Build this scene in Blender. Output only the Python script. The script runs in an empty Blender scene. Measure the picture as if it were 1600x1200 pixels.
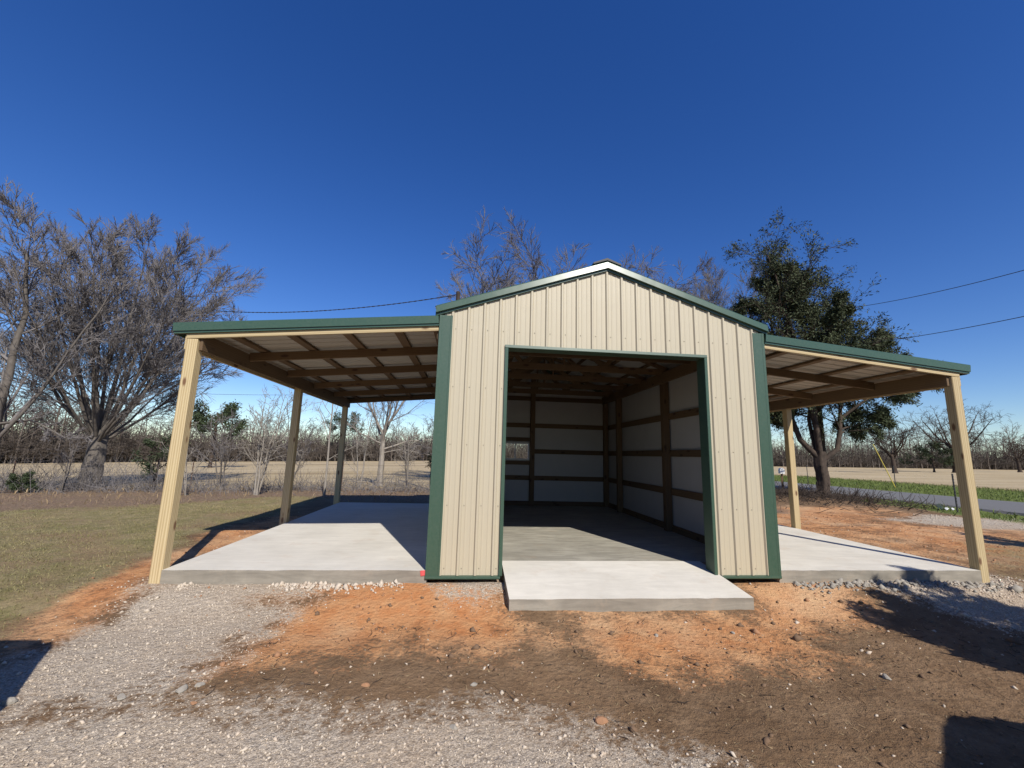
import bpy, bmesh, math, random
import numpy as np
from mathutils import Matrix, Vector
SC = bpy.context.scene
COL = SC.collection
rng = np.random.default_rng(7)
random.seed(7)
# ------------------------------------------------------------------ camera, sky, sun, exposure
CX, CY, CZ, YAW, PITCH, ROLL, FPX = -1.9836, -5.8983, 1.5096, -0.0978, 0.1659, 0.027, 659.2
_f = np.array([math.sin(-YAW)*math.cos(PITCH), math.cos(YAW)*math.cos(PITCH), math.sin(PITCH)])
_r = np.cross(_f, [0, 0, 1]); _r /= np.linalg.norm(_r); _u = np.cross(_r, _f)
R_ = math.cos(ROLL)*_r+math.sin(ROLL)*_u; U_ = -math.sin(ROLL)*_r+math.cos(ROLL)*_u
CAM = np.array([CX, CY, CZ])
cd = bpy.data.cameras.new('camera'); cam = bpy.data.objects.new('camera', cd); COL.objects.link(cam)
M = Matrix.Identity(4)
for i in range(3):
    M[i][0], M[i][1], M[i][2], M[i][3] = R_[i], U_[i], -_f[i], CAM[i]
cam.matrix_world = M
cd.sensor_fit = 'HORIZONTAL'; cd.sensor_width = 36; cd.lens = FPX/1600*36; cd.clip_start = .05; cd.clip_end = 6000
SC.camera = cam
SUN_EL, SUN_AZ = math.radians(39.6), math.atan2(.403, -1.139)
w = bpy.data.worlds.new('World'); SC.world = w; w.use_nodes = True
wn = w.node_tree; bg = wn.nodes['Background']
sky = wn.nodes.new('ShaderNodeTexSky'); sky.sky_type = 'NISHITA'; sky.sun_disc = False
sky.sun_elevation = SUN_EL; sky.sun_rotation = SUN_AZ; sky.altitude = 100
sky.air_density = 1.0; sky.dust_density = .1; sky.ozone_density = 4.0
hs_ = wn.nodes.new('ShaderNodeHueSaturation'); hs_.inputs['Saturation'].default_value = 1.28; hs_.inputs['Hue'].default_value = .517
wn.links.new(sky.outputs[0], hs_.inputs['Color']); wn.links.new(hs_.outputs[0], bg.inputs[0]); bg.inputs[1].default_value = .105
sl = bpy.data.lights.new('sun', 'SUN'); sl.energy = 5.0; sl.angle = math.radians(.53); sl.color = (1, .95, .86)
so = bpy.data.objects.new('sun', sl); COL.objects.link(so); so.location = (10, -30, 30)
so.rotation_euler = Vector((-.403, 1.139, -1)).to_track_quat('-Z', 'Y').to_euler()
SC.view_settings.view_transform = 'Standard'; SC.view_settings.look = 'None'
SC.view_settings.exposure = .3; SC.view_settings.gamma = 1; SC.view_settings.use_curve_mapping = False

# ------------------------------------------------------------------ pixel (1600x1200) to place
def ray(x, y): return _f+(x-800)/FPX*R_-(y-600)/FPX*U_
def on_z(x, y, z=-.2):
    d = ray(x, y); return CAM+d*((z-CZ)/d[2])
def at_y(x, y, Y):
    d = ray(x, y); return CAM+d*((Y-CY)/d[1])
def at_r(x, y, r):
    d = ray(x, y); return CAM+d*(r/math.hypot(d[0], d[1]))

# ------------------------------------------------------------------ materials
def S(r, g, b):   # sRGB bytes to linear
    return tuple(((c/255)/12.92 if c/255 <= .04045 else ((c/255+.055)/1.055)**2.4) for c in (r, g, b))+(1,)
class NT:
    def __init__(s, name):
        s.m = bpy.data.materials.new(name); s.m.use_nodes = True; s.t = s.m.node_tree; s.b = s.t.nodes['Principled BSDF']
    def n(s, typ, **kw):
        nd = s.t.nodes.new(typ)
        for k, v in kw.items(): setattr(nd, k, v)
        return nd
    def l(s, a, b): s.t.links.new(a, b)
    def coord(s, kind='Object', scale=(1, 1, 1)):
        c = s.n('ShaderNodeTexCoord'); mp = s.n('ShaderNodeMapping'); mp.inputs['Scale'].default_value = scale
        s.l(c.outputs[kind], mp.inputs[0]); return mp.outputs[0]
    def noise(s, vec, sc, det=4, rough=.6, dist=0):
        nd = s.n('ShaderNodeTexNoise'); nd.inputs['Scale'].default_value = sc; nd.inputs['Detail'].default_value = det
        nd.inputs['Roughness'].default_value = rough; nd.inputs['Distortion'].default_value = dist
        if vec is not None: s.l(vec, nd.inputs['Vector'])
        return nd.outputs['Fac']
    def ramp(s, fac, stops):
        nd = s.n('ShaderNodeValToRGB'); e = nd.color_ramp.elements
        while len(e) < len(stops): e.new(.5)
        for i, (p, c) in enumerate(stops):
            e[i].position = p; e[i].color = c if len(c) == 4 else tuple(c)+(1,)
        s.l(fac, nd.inputs[0]); return nd.outputs[0]
    def mix(s, fac, a, b, mode='MIX'):
        nd = s.n('ShaderNodeMix', data_type='RGBA', blend_type=mode)
        for i, v in ((0, fac), (6, a), (7, b)):
            if hasattr(v, 'is_linked'): s.l(v, nd.inputs[i])
            else: nd.inputs[i].default_value = v
        return nd.outputs[2]
    def math(s, op, a, b=None, clamp=False):
        nd = s.n('ShaderNodeMath', operation=op, use_clamp=clamp)
        for i, v in enumerate((a, b)):
            if v is None: continue
            if hasattr(v, 'is_linked'): s.l(v, nd.inputs[i])
            else: nd.inputs[i].default_value = v
        return nd.outputs[0]
    def bump(s, h, strength=.3, dist=.02):
        nd = s.n('ShaderNodeBump'); nd.inputs['Strength'].default_value = strength; nd.inputs['Distance'].default_value = dist
        s.l(h, nd.inputs['Height']); s.l(nd.outputs[0], s.b.inputs['Normal'])
    def done(s, col=None, rough=.7, metal=0, spec=None):
        if col is not None:
            if hasattr(col, 'is_linked'): s.l(col, s.b.inputs['Base Color'])
            else: s.b.inputs['Base Color'].default_value = col
        if hasattr(rough, 'is_linked'): s.l(rough, s.b.inputs['Roughness'])
        else: s.b.inputs['Roughness'].default_value = rough
        s.b.inputs['Metallic'].default_value = metal
        if spec is not None: s.b.inputs['Specular IOR Level'].default_value = spec
        return s.m

def m_metal(name, col, var=.06, rough=.38):
    t = NT(name); v = t.coord()
    n1 = t.noise(v, 1.3, 5); n2 = t.noise(v, 30, 3)
    c = t.mix(t.math('MULTIPLY', n1, var*2), col, tuple(x*.7 for x in col[:3])+(1,))
    c = t.mix(t.math('MULTIPLY', n2, .08), c, (.5, .45, .36, 1))
    r = t.math('ADD', t.math('MULTIPLY', n1, .15), rough-.07)
    t.bump(t.noise(v, 2.2, 2), .25, .012)
    return t.done(c, r)
def m_wood(name, c1, c2, ck, wet=1.0):
    t = NT(name); oi = t.n('ShaderNodeObjectInfo')
    tc = t.n('ShaderNodeTexCoord'); ad = t.n('ShaderNodeVectorMath', operation='ADD')
    sc = t.n('ShaderNodeVectorMath', operation='SCALE'); cb = t.n('ShaderNodeCombineXYZ')
    for i in range(3): t.l(oi.outputs['Random'], cb.inputs[i])
    t.l(cb.outputs[0], sc.inputs[0]); sc.inputs['Scale'].default_value = 37
    t.l(tc.outputs['Object'], ad.inputs[0]); t.l(sc.outputs[0], ad.inputs[1])
    def mp(s):
        m = t.n('ShaderNodeMapping'); m.inputs['Scale'].default_value = s; t.l(ad.outputs[0], m.inputs[0]); return m.outputs[0]
    wv = t.n('ShaderNodeTexWave', wave_type='RINGS', rings_direction='Z'); wv.inputs['Scale'].default_value = 5
    wv.inputs['Distortion'].default_value = 5; wv.inputs['Detail'].default_value = 3; wv.inputs['Detail Scale'].default_value = 1.2
    t.l(mp((3.0, 3.0, .12)), wv.inputs['Vector'])
    g = t.noise(mp((60, 60, 2)), 1, 4)
    big = t.noise(mp((1, 1, .8)), 1.5, 3)
    c = t.mix(wv.outputs['Fac'], c1, c2)
    c = t.mix(t.math('MULTIPLY', g, .35), c, tuple(x*.55 for x in c1[:3])+(1,))
    c = t.mix(t.math('MULTIPLY', big, .3), c, (c1[0]*.8, c1[1]*.85, c1[2]*.7, 1))
    vo = t.n('ShaderNodeTexVoronoi'); vo.inputs['Scale'].default_value = 1; vo.inputs['Randomness'].default_value = 1
    t.l(mp((6.5, 6.5, 2.6)), vo.inputs['Vector'])
    k = t.ramp(vo.outputs['Distance'], [(.0, (1, 1, 1)), (.12, (1, 1, 1)), (.21, (0, 0, 0))])
    c = t.mix(k, c, ck)
    v = t.math('ADD', t.math('MULTIPLY', oi.outputs['Random'], .3), .82)
    hs = t.n('ShaderNodeHueSaturation'); t.l(c, hs.inputs['Color']); t.l(v, hs.inputs['Value'])
    t.bump(g, .15, .004)
    return t.done(hs.outputs[0], .75)
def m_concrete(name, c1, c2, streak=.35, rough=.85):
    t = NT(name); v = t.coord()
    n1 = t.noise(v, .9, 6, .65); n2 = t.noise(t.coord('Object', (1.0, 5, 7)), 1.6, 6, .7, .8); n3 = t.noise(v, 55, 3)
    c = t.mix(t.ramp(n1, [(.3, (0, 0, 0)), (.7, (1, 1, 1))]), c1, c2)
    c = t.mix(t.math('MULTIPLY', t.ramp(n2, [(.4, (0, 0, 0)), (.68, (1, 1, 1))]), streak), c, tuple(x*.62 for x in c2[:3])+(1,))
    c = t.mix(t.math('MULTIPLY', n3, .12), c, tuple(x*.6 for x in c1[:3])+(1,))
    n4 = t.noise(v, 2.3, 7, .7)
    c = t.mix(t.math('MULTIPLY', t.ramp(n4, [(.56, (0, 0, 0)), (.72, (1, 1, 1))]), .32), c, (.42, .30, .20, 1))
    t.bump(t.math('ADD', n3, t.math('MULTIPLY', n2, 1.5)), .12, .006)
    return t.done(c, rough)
def m_bark(name, c1, c2, sc=4):
    t = NT(name); v = t.coord()
    n = t.noise(v, sc, 5, .7); n2 = t.noise(t.coord('Object', (9, 9, 1.5)), 1.5, 4)
    c = t.mix(t.ramp(n, [(.3, (0, 0, 0)), (.72, (1, 1, 1))]), c1, c2)
    c = t.mix(t.math('MULTIPLY', n2, .4), c, tuple(x*.5 for x in c1[:3])+(1,))
    t.bump(n2, .6, .03)
    return t.done(c, .9, spec=.2)
def m_leaf(name, c1, c2, sc=1.5, rough=.7):
    t = NT(name); v = t.coord()
    n = t.noise(v, sc, 3); n2 = t.noise(v, 23, 2)
    c = t.mix(t.ramp(n, [(.3, (0, 0, 0)), (.7, (1, 1, 1))]), c1, c2)
    c = t.mix(t.math('MULTIPLY', n2, .5), c, tuple(x*.45 for x in c1[:3])+(1,))
    return t.done(c, rough, spec=.25)
def m_plain(name, col, rough=.5, metal=0, sc=8, var=.25):
    t = NT(name); n = t.noise(t.coord(), sc, 4)
    return t.done(t.mix(t.math('MULTIPLY', n, var), col, tuple(x*.5 for x in col[:3])+(1,)), rough, metal)
def m_glass(name):
    t = NT(name); t.b.inputs['Transmission Weight'].default_value = 1; t.b.inputs['IOR'].default_value = 1.02
    return t.done((.92, .96, .95, 1), .02)

MT = {}
MT['cream'] = m_metal('cream_metal', (.41, .36, .258, 1), .10, .5)
MT['green'] = m_metal('green_metal', (.021, .062, .038, 1), .08, .4)
MT['greentrim'] = m_metal('green_trim_metal', (.023, .066, .041, 1), .05, .3)
MT['galv'] = m_metal('pale_metal', (.40, .375, .33, 1), .12, .5)
MT['steel'] = m_plain('screw_steel', (.28, .25, .2, 1), .4, .6)
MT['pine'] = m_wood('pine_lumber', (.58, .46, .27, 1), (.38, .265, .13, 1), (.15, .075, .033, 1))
MT['pinedark'] = m_wood('shaded_lumber', (.155, .096, .047, 1), (.105, .06, .029, 1), (.05, .022, .01, 1))  # pine again, with the shade under the roofs darkened into its colour
MT['conc'] = m_concrete('pale_concrete', (.67, .63, .555, 1), (.53, .495, .43, 1), .28)
MT['concedge'] = m_concrete('formed_concrete', (.33, .295, .24, 1), (.19, .168, .135, 1), .6)
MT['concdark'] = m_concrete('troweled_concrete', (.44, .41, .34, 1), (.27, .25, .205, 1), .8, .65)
MT['film'] = m_plain('white_film', (.47, .46, .44, 1), .55, 0, 3, .3)
MT['bark'] = m_bark('grey_bark', (.095, .082, .07, 1), (.19, .165, .142, 1))
MT['twig'] = m_bark('twig_bark', (.135, .122, .12, 1), (.235, .215, .208, 1), 1)
MT['palebark'] = m_bark('pale_bark', (.22, .19, .16, 1), (.35, .315, .27, 1))
MT['redbark'] = m_bark('cedar_bark', (.036, .028, .023, 1), (.10, .072, .054, 1))
MT['cedarleaf'] = m_leaf('cedar_foliage', (.042, .058, .026, 1), (.088, .10, .045, 1), .8)
MT['pineleaf'] = m_leaf('pine_foliage', (.035, .052, .024, 1), (.06, .078, .034, 1), .5)
MT['brown'] = m_leaf('dead_leaf', (.24, .155, .095, 1), (.36, .26, .17, 1), 3)
MT['farwood'] = m_leaf('far_wood', (.105, .085, .07, 1), (.165, .135, .112, 1), .08)
MT['lawn'] = m_leaf('lawn_blades', (.185, .18, .068, 1), (.34, .275, .145, 1), .9)
MT['verge'] = m_leaf('verge_blades', (.10, .15, .028, 1), (.17, .20, .05, 1), .7)
MT['straw'] = m_leaf('dry_straw', (.34, .25, .14, 1), (.22, .15, .085, 1), 3)
MT['rust'] = m_plain('rusty_steel', (.10, .055, .035, 1), .8, .2)
MT['darksteel'] = m_plain('dark_steel', (.02, .02, .022, 1), .6)
MT['wire'] = m_plain('cable', (.03, .03, .033, 1), .6)
MT['white'] = m_plain('white_paint', (.75, .75, .74, 1), .5)
MT['yellow'] = m_plain('yellow_plastic', (.62, .48, .09, 1), .5)
MT['red'] = m_plain('red_tape', (.60, .09, .09, 1), .6)
MT['orange'] = m_plain('orange_stone', (.36, .19, .10, 1), .95, 0, 30, .7)
MT['stone'] = m_plain('pale_stone', (.36, .325, .275, 1), .95, 0, 30, 1.0)
MT['soil'] = m_plain('soil_clod', (.17, .105, .062, 1), .95, 0, 9, .6)
MT['rubber'] = m_plain('tyre_rubber', (.02, .02, .02, 1), .85)
MT['carpaint'] = m_plain('dark_paint', (.03, .035, .045, 1), .3)
MT['whitepaint'] = m_plain('pale_paint', (.6, .6, .6, 1), .3)
MT['glass'] = m_glass('window_glass')
MT['carglass'] = m_plain('tinted_glass', (.01, .012, .014, 1), .08)

# ------------------------------------------------------------------ object helpers
def link(name, me, mat=None, parent=None, label=None, cat=None, group=None, kind=None, smooth=False):
    o = bpy.data.objects.new(name, me); COL.objects.link(o)
    if mat is not None and me is not None and not me.materials: me.materials.append(MT[mat] if isinstance(mat, str) else mat)
    if parent is not None: o.parent = parent
    if label: o['label'] = label
    if cat: o['category'] = cat
    if group: o['group'] = group
    if kind: o['kind'] = kind
    if smooth and me is not None: me.polygons.foreach_set('use_smooth', np.ones(len(me.polygons), bool))
    return o
def thing(name, loc, label, cat, group=None):
    o = bpy.data.objects.new(name, None); COL.objects.link(o); o.location = loc; o.empty_display_size = .2
    o['label'] = label; o['category'] = cat
    if group: o['group'] = group
    return o
def mesh_np(name, V, F):
    """V (n,3); F (m,k) with one k."""
    me = bpy.data.meshes.new(name); V = np.asarray(V, np.float32); F = np.asarray(F, np.int32); k = F.shape[1]
    me.vertices.add(len(V)); me.vertices.foreach_set('co', V.ravel())
    me.loops.add(F.size); me.loops.foreach_set('vertex_index', F.ravel())
    me.polygons.add(len(F)); me.polygons.foreach_set('loop_start', np.arange(0, F.size, k, dtype=np.int32))
    me.update(calc_edges=True); me.validate(); return me
def mesh_py(name, V, F):
    me = bpy.data.meshes.new(name); me.from_pydata([tuple(v) for v in V], [], F); me.update(); return me
BOXF = [(0, 3, 2, 1), (4, 5, 6, 7), (0, 1, 5, 4), (1, 2, 6, 5), (2, 3, 7, 6), (3, 0, 4, 7)]
def box_verts(a, b):
    return [(a[0], a[1], a[2]), (b[0], a[1], a[2]), (b[0], b[1], a[2]), (a[0], b[1], a[2]), (a[0], a[1], b[2]), (b[0], a[1], b[2]), (b[0], b[1], b[2]), (a[0], b[1], b[2])]
def bevel_mesh(me, wd, seg=1):
    bm = bmesh.new(); bm.from_mesh(me); bmesh.ops.bevel(bm, geom=bm.edges[:], offset=wd, segments=seg, affect='EDGES', profile=.6)
    bm.to_mesh(me); bm.free(); return me
def box(name, a, b, mat, parent=None, bev=.003, **kw):
    me = mesh_py(name, box_verts(a, b), BOXF)
    if bev: bevel_mesh(me, bev)
    return link(name, me, mat, parent, **kw)
_lum = {}
def lumber(name, p0, p1, wx, wy, mat, parent, up=(0, 0, 1), bev=.004):
    """board from p0 to p1, long axis local Z; wy is measured along 'up', wx across"""
    p0, p1 = Vector(p0), Vector(p1); L = (p1-p0).length; z = (p1-p0).normalized(); up = Vector(up)
    x = up.cross(z)
    if x.length < 1e-4: x = Vector((1, 0, 0))
    x.normalize(); y = z.cross(x)
    key = (round(L, 3), wx, wy, mat)
    if key not in _lum:
        me = mesh_py(name, box_verts((-wx/2, -wy/2, 0), (wx/2, wy/2, L)), BOXF); bevel_mesh(me, bev); me.materials.append(MT[mat]); _lum[key] = me
    o = link(name, _lum[key], None, parent)
    m = Matrix.Identity(4)
    for i in range(3): m[i][0], m[i][1], m[i][2], m[i][3] = x[i], y[i], z[i], p0[i]
    o.matrix_world = m; return o
def tube_np(P, Rr, sides):
    """P (n,k,3), Rr (n,k) -> V,F quads"""
    n, k, _ = P.shape
    T = np.empty_like(P); T[:, 1:-1] = P[:, 2:]-P[:, :-2]; T[:, 0] = P[:, 1]-P[:, 0]; T[:, -1] = P[:, -1]-P[:, -2]
    T /= np.linalg.norm(T, axis=2, keepdims=True)+1e-9
    ref = np.where(np.abs(T[:, :1, 2:3]) < .8, np.array([0, 0, 1.]), np.array([1., 0, 0])); ref = np.broadcast_to(ref, P.shape)
    Uu = ref-(ref*T).sum(2, keepdims=True)*T; Uu /= np.linalg.norm(Uu, axis=2, keepdims=True)+1e-9
    Vv = np.cross(T, Uu)
    a = np.arange(sides)/sides*2*math.pi
    V = P[:, :, None, :]+Rr[:, :, None, None]*(np.cos(a)[None, None, :, None]*Uu[:, :, None, :]+np.sin(a)[None, None, :, None]*Vv[:, :, None, :])
    base = (np.arange(n)*k*sides)[:, None, None]+(np.arange(k-1)*sides)[None, :, None]; s = np.arange(sides)[None, None, :]; s2 = (s+1) % sides
    F = np.stack([base+s, base+s2, base+sides+s2, base+sides+s], -1).reshape(-1, 4)
    return V.reshape(-1, 3), F
def cat_np(parts):
    Vs, Fs, o = [], [], 0
    for V, F in parts:
        Vs.append(V); Fs.append(F+o); o += len(V)
    return np.concatenate(Vs), np.concatenate(Fs)
def tube_obj(name, pts, rad, mat, parent=None, sides=6, **kw):
    P = np.array(pts, float)[None]; Rr = np.full((1, len(pts)), rad) if np.isscalar(rad) else np.array(rad)[None]
    V, F = tube_np(P, Rr, sides)
    return link(name, mesh_np(name, V, F), mat, parent, smooth=True, **kw)

# ------------------------------------------------------------------ terrain
def sst(a, b, x):
    t = np.clip((x-a)/(b-a), 0, 1); return t*t*(3-2*t)
_ph = rng.uniform(0, 6.28, (24, 3)); _dr = rng.uniform(0, 6.28, 24)
def wob(x, y, f0, n=6, off=0):
    s = 0
    for i in range(n):
        f = f0*1.7**i; a = _dr[(i+off) % 24]
        s = s+np.sin(f*(x*math.cos(a)+y*math.sin(a))+_ph[(i+off) % 24, 0]+1.3*np.sin(f*.6*(y*math.cos(a)-x*math.sin(a))+_ph[(i+off) % 24, 1]))/1.6**i
    return s/2.2
def terrain(x, y):
    x = np.asarray(x, float); y = np.asarray(y, float)
    z = -.165-.145*sst(0, -1.1, y)
    z = z+np.where(x < -8, .028*np.maximum(x+8, -160), 0)+np.where(x > 8, .008*np.minimum(x-8, 250), 0)-np.where(y > 10, .003*np.minimum(y-10, 250), 0)
    near = np.exp(-(np.maximum(0, np.abs(x)-14)**2+np.maximum(0, np.abs(y-1)-10)**2)/30)
    under = ((np.abs(x) < 5.75) & (y > .05) & (y < 7.4)).astype(float)
    z = z+wob(x, y, 1.1)*.018*(.3+near)*(1-under)+wob(x, y, 6, 6, 5)*.011*near*(1-under)
    z = z-.02*under
    # loose clay spoil heaped beside the right slab and brush mound by the cedar
    z = z+.10*np.exp(-((x-8.2)/1.6)**2-((y-4.6)/1.8)**2)*(.7+.5*wob(x, y, 2.3, 4, 9))
    z = z+.22*np.exp(-((x-12.6)/2.0)**2-((y-11.2)/2.4)**2)
    return z
def tzf(x, y): return float(terrain(x, y))
def ground_at(px, py):
    d = ray(px, py); t = .5
    while t < 4000:
        p = CAM+d*t
        if p[2] < tzf(p[0], p[1]): break
        t *= 1.006
    return p
def axis(lo, hi, step, far, n):
    e = np.geomspace(1, far, n)
    return np.concatenate([(lo-e)[::-1], np.arange(lo, hi+1e-6, step), hi+e])
gx = axis(-15, 17, .125, 2500, 46); gy = axis(-6.5, 13, .125, 2500, 46)
GX, GY = np.meshgrid(gx, gy); GZ = terrain(GX, GY)
def poly_mask(X, Y, pts, soft):
    pts = np.array(pts, float)[:, :2]; n = len(pts); ins = np.zeros(X.shape, bool); dm = np.full(X.shape, 1e9)
    for i in range(n):
        x1, y1 = pts[i]; x2, y2 = pts[(i+1) % n]
        if y1 != y2: ins ^= ((y1 > Y) != (y2 > Y)) & (X < (x2-x1)*(Y-y1)/(y2-y1)+x1)
        dx, dy = x2-x1, y2-y1; t = np.clip(((X-x1)*dx+(Y-y1)*dy)/(dx*dx+dy*dy+1e-12), 0, 1)
        dm = np.minimum(dm, np.hypot(X-x1-t*dx, Y-y1-t*dy))
    return np.clip(.5+np.where(ins, dm, -dm)/(2*soft), 0, 1)
def PX(*ps): return [on_z(a, b, -.24)[:2] for a, b in ps]
Z_LAWN = [(-80, -12), (-9, -1.5)]+PX((0, 978), (95, 932), (160, 912), (225, 880), (300, 845), (440, 803), (500, 784))+[(-6.4, 10.2), (-8.7, 10.4), (-11, 8.2), (-14.2, 7.2), (-22, 3), (-80, -3)]
Z_LITTER = [(-80, -3), (-22, 3), (-14.2, 7.0), (-11, 8.0), (-8.7, 10.2), (-5.9, 9.2), (-5.9, 7.6), (9, 7.6), (10, 13), (5, 15), (-3, 14.8), (-7, 14.2), (-12, 14), (-18, 15), (-26, 17), (-80, 18)]
Z_CLAY = [PX((20, 992), (100, 938), (230, 884), (330, 846), (440, 812), (470, 815), (262, 898), (250, 912), (130, 965), (70, 1000)),
          PX((255, 922), (330, 918), (420, 925), (480, 910), (700, 905), (790, 912), (800, 960), (830, 990), (760, 1005), (640, 985), (560, 1012), (440, 1020), (340, 1030), (420, 975), (480, 940), (360, 945), (270, 950)),
          PX((900, 958), (1180, 952), (1150, 905), (1230, 903), (1330, 930), (1360, 965), (1240, 975), (1290, 1010), (1120, 1040), (960, 1025), (890, 990)),
          [(5.7, .8), (5.7, 8.2), (9, 9.5), (13, 8.5), (13.5, 5.5), (12.5, 3.4), (9.5, .6), (7, .1)]]
Z_GRAVEL = [PX((60, 1010), (110, 985), (250, 916), (470, 902), (500, 912), (470, 938), (370, 945), (440, 962), (330, 1030), (230, 1062), (60, 1085), (0, 1098), (-60, 1060)),
            PX((-700, 1150), (0, 1098), (280, 1072), (480, 1085), (620, 1088), (800, 1098), (930, 1112), (1020, 1130), (1130, 1170), (1200, 1215), (1300, 1400), (-700, 1500)),
            PX((690, 925), (720, 905), (790, 905), (800, 935), (740, 945)),
            PX((1250, 908), (1540, 905), (1620, 930), (1640, 985), (1480, 945), (1380, 928)),
            [(10.5, 6.2), (13.2, 7.2), (16.6, 6.0), (16.6, 4.2), (13, 4.6), (11, 5.3)]]
Z_VERGE = [[(23.2, -80), (23.2, 400), (30, 400), (36, 30), (33, -80)], [(14.6, -10), (14.8, 8.3), (14.2, 11.5), (17.6, 13), (17.6, -60), (15, -60)]]
Z_LAWN2 = [(6.2, .3), (8.5, 2.2), (10.5, 3.2), (12, 2.6), (9, -.3), (6.4, -.6)]
Z_FIELD = [(-80, 18), (-26, 17), (-18, 15), (-12, 14), (-7, 14.2), (-3, 14.8), (5, 15), (10, 15), (14, 20), (16, 40), (16, 3000), (-3000, 3000), (-3000, 18)]
Z_FIELD2 = [(36, 30), (30, 400), (30, 3000), (3000, 3000), (3000, -3000), (33, -3000), (33, -80)]
def zones(X, Y):
    j = wob(X, Y, 1.9, 7, 3)*.24; k = wob(X, Y, 1.7, 7, 11)*.2
    X2, Y2 = X+j, Y+k
    big = sst(25, 60, np.abs(X)+np.abs(Y))
    d = {}
    d['lawn'] = np.maximum(poly_mask(X2, Y2, Z_LAWN, .25), .62*poly_mask(X2, Y2, Z_LAWN2, .6))
    d['litter'] = poly_mask(X2, Y2, Z_LITTER, .6)
    d['clay'] = np.max([poly_mask(X2, Y2, z, .42)*(1 if i < 3 else .62+.3*wob(X, Y, .9, 5, 4)) for i, z in enumerate(Z_CLAY)], 0).clip(0, 1)
    d['gravel'] = np.max([poly_mask(X2, Y2, z, .38) for z in Z_GRAVEL], 0)
    d['verge'] = np.max([poly_mask(X2, Y2, z, .5) for z in Z_VERGE], 0)
    d['field'] = np.maximum(poly_mask(X2, Y2, Z_FIELD, .8), poly_mask(X2, Y2, Z_FIELD2, 1.2))
    return d
ZN = zones(GX, GY)
ny, nx = GX.shape
idx = np.arange(nx*ny).reshape(ny, nx)
F = np.stack([idx[:-1, :-1], idx[:-1, 1:], idx[1:, 1:], idx[1:, :-1]], -1).reshape(-1, 4)
gme = mesh_np('ground', np.stack([GX, GY, GZ], -1).reshape(-1, 3), F)
for nm in ('lawn', 'litter', 'clay', 'gravel', 'verge', 'field'):
    at = gme.attributes.new(nm, 'FLOAT', 'POINT'); at.data.foreach_set('value', ZN[nm].ravel().astype(np.float32))
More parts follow.
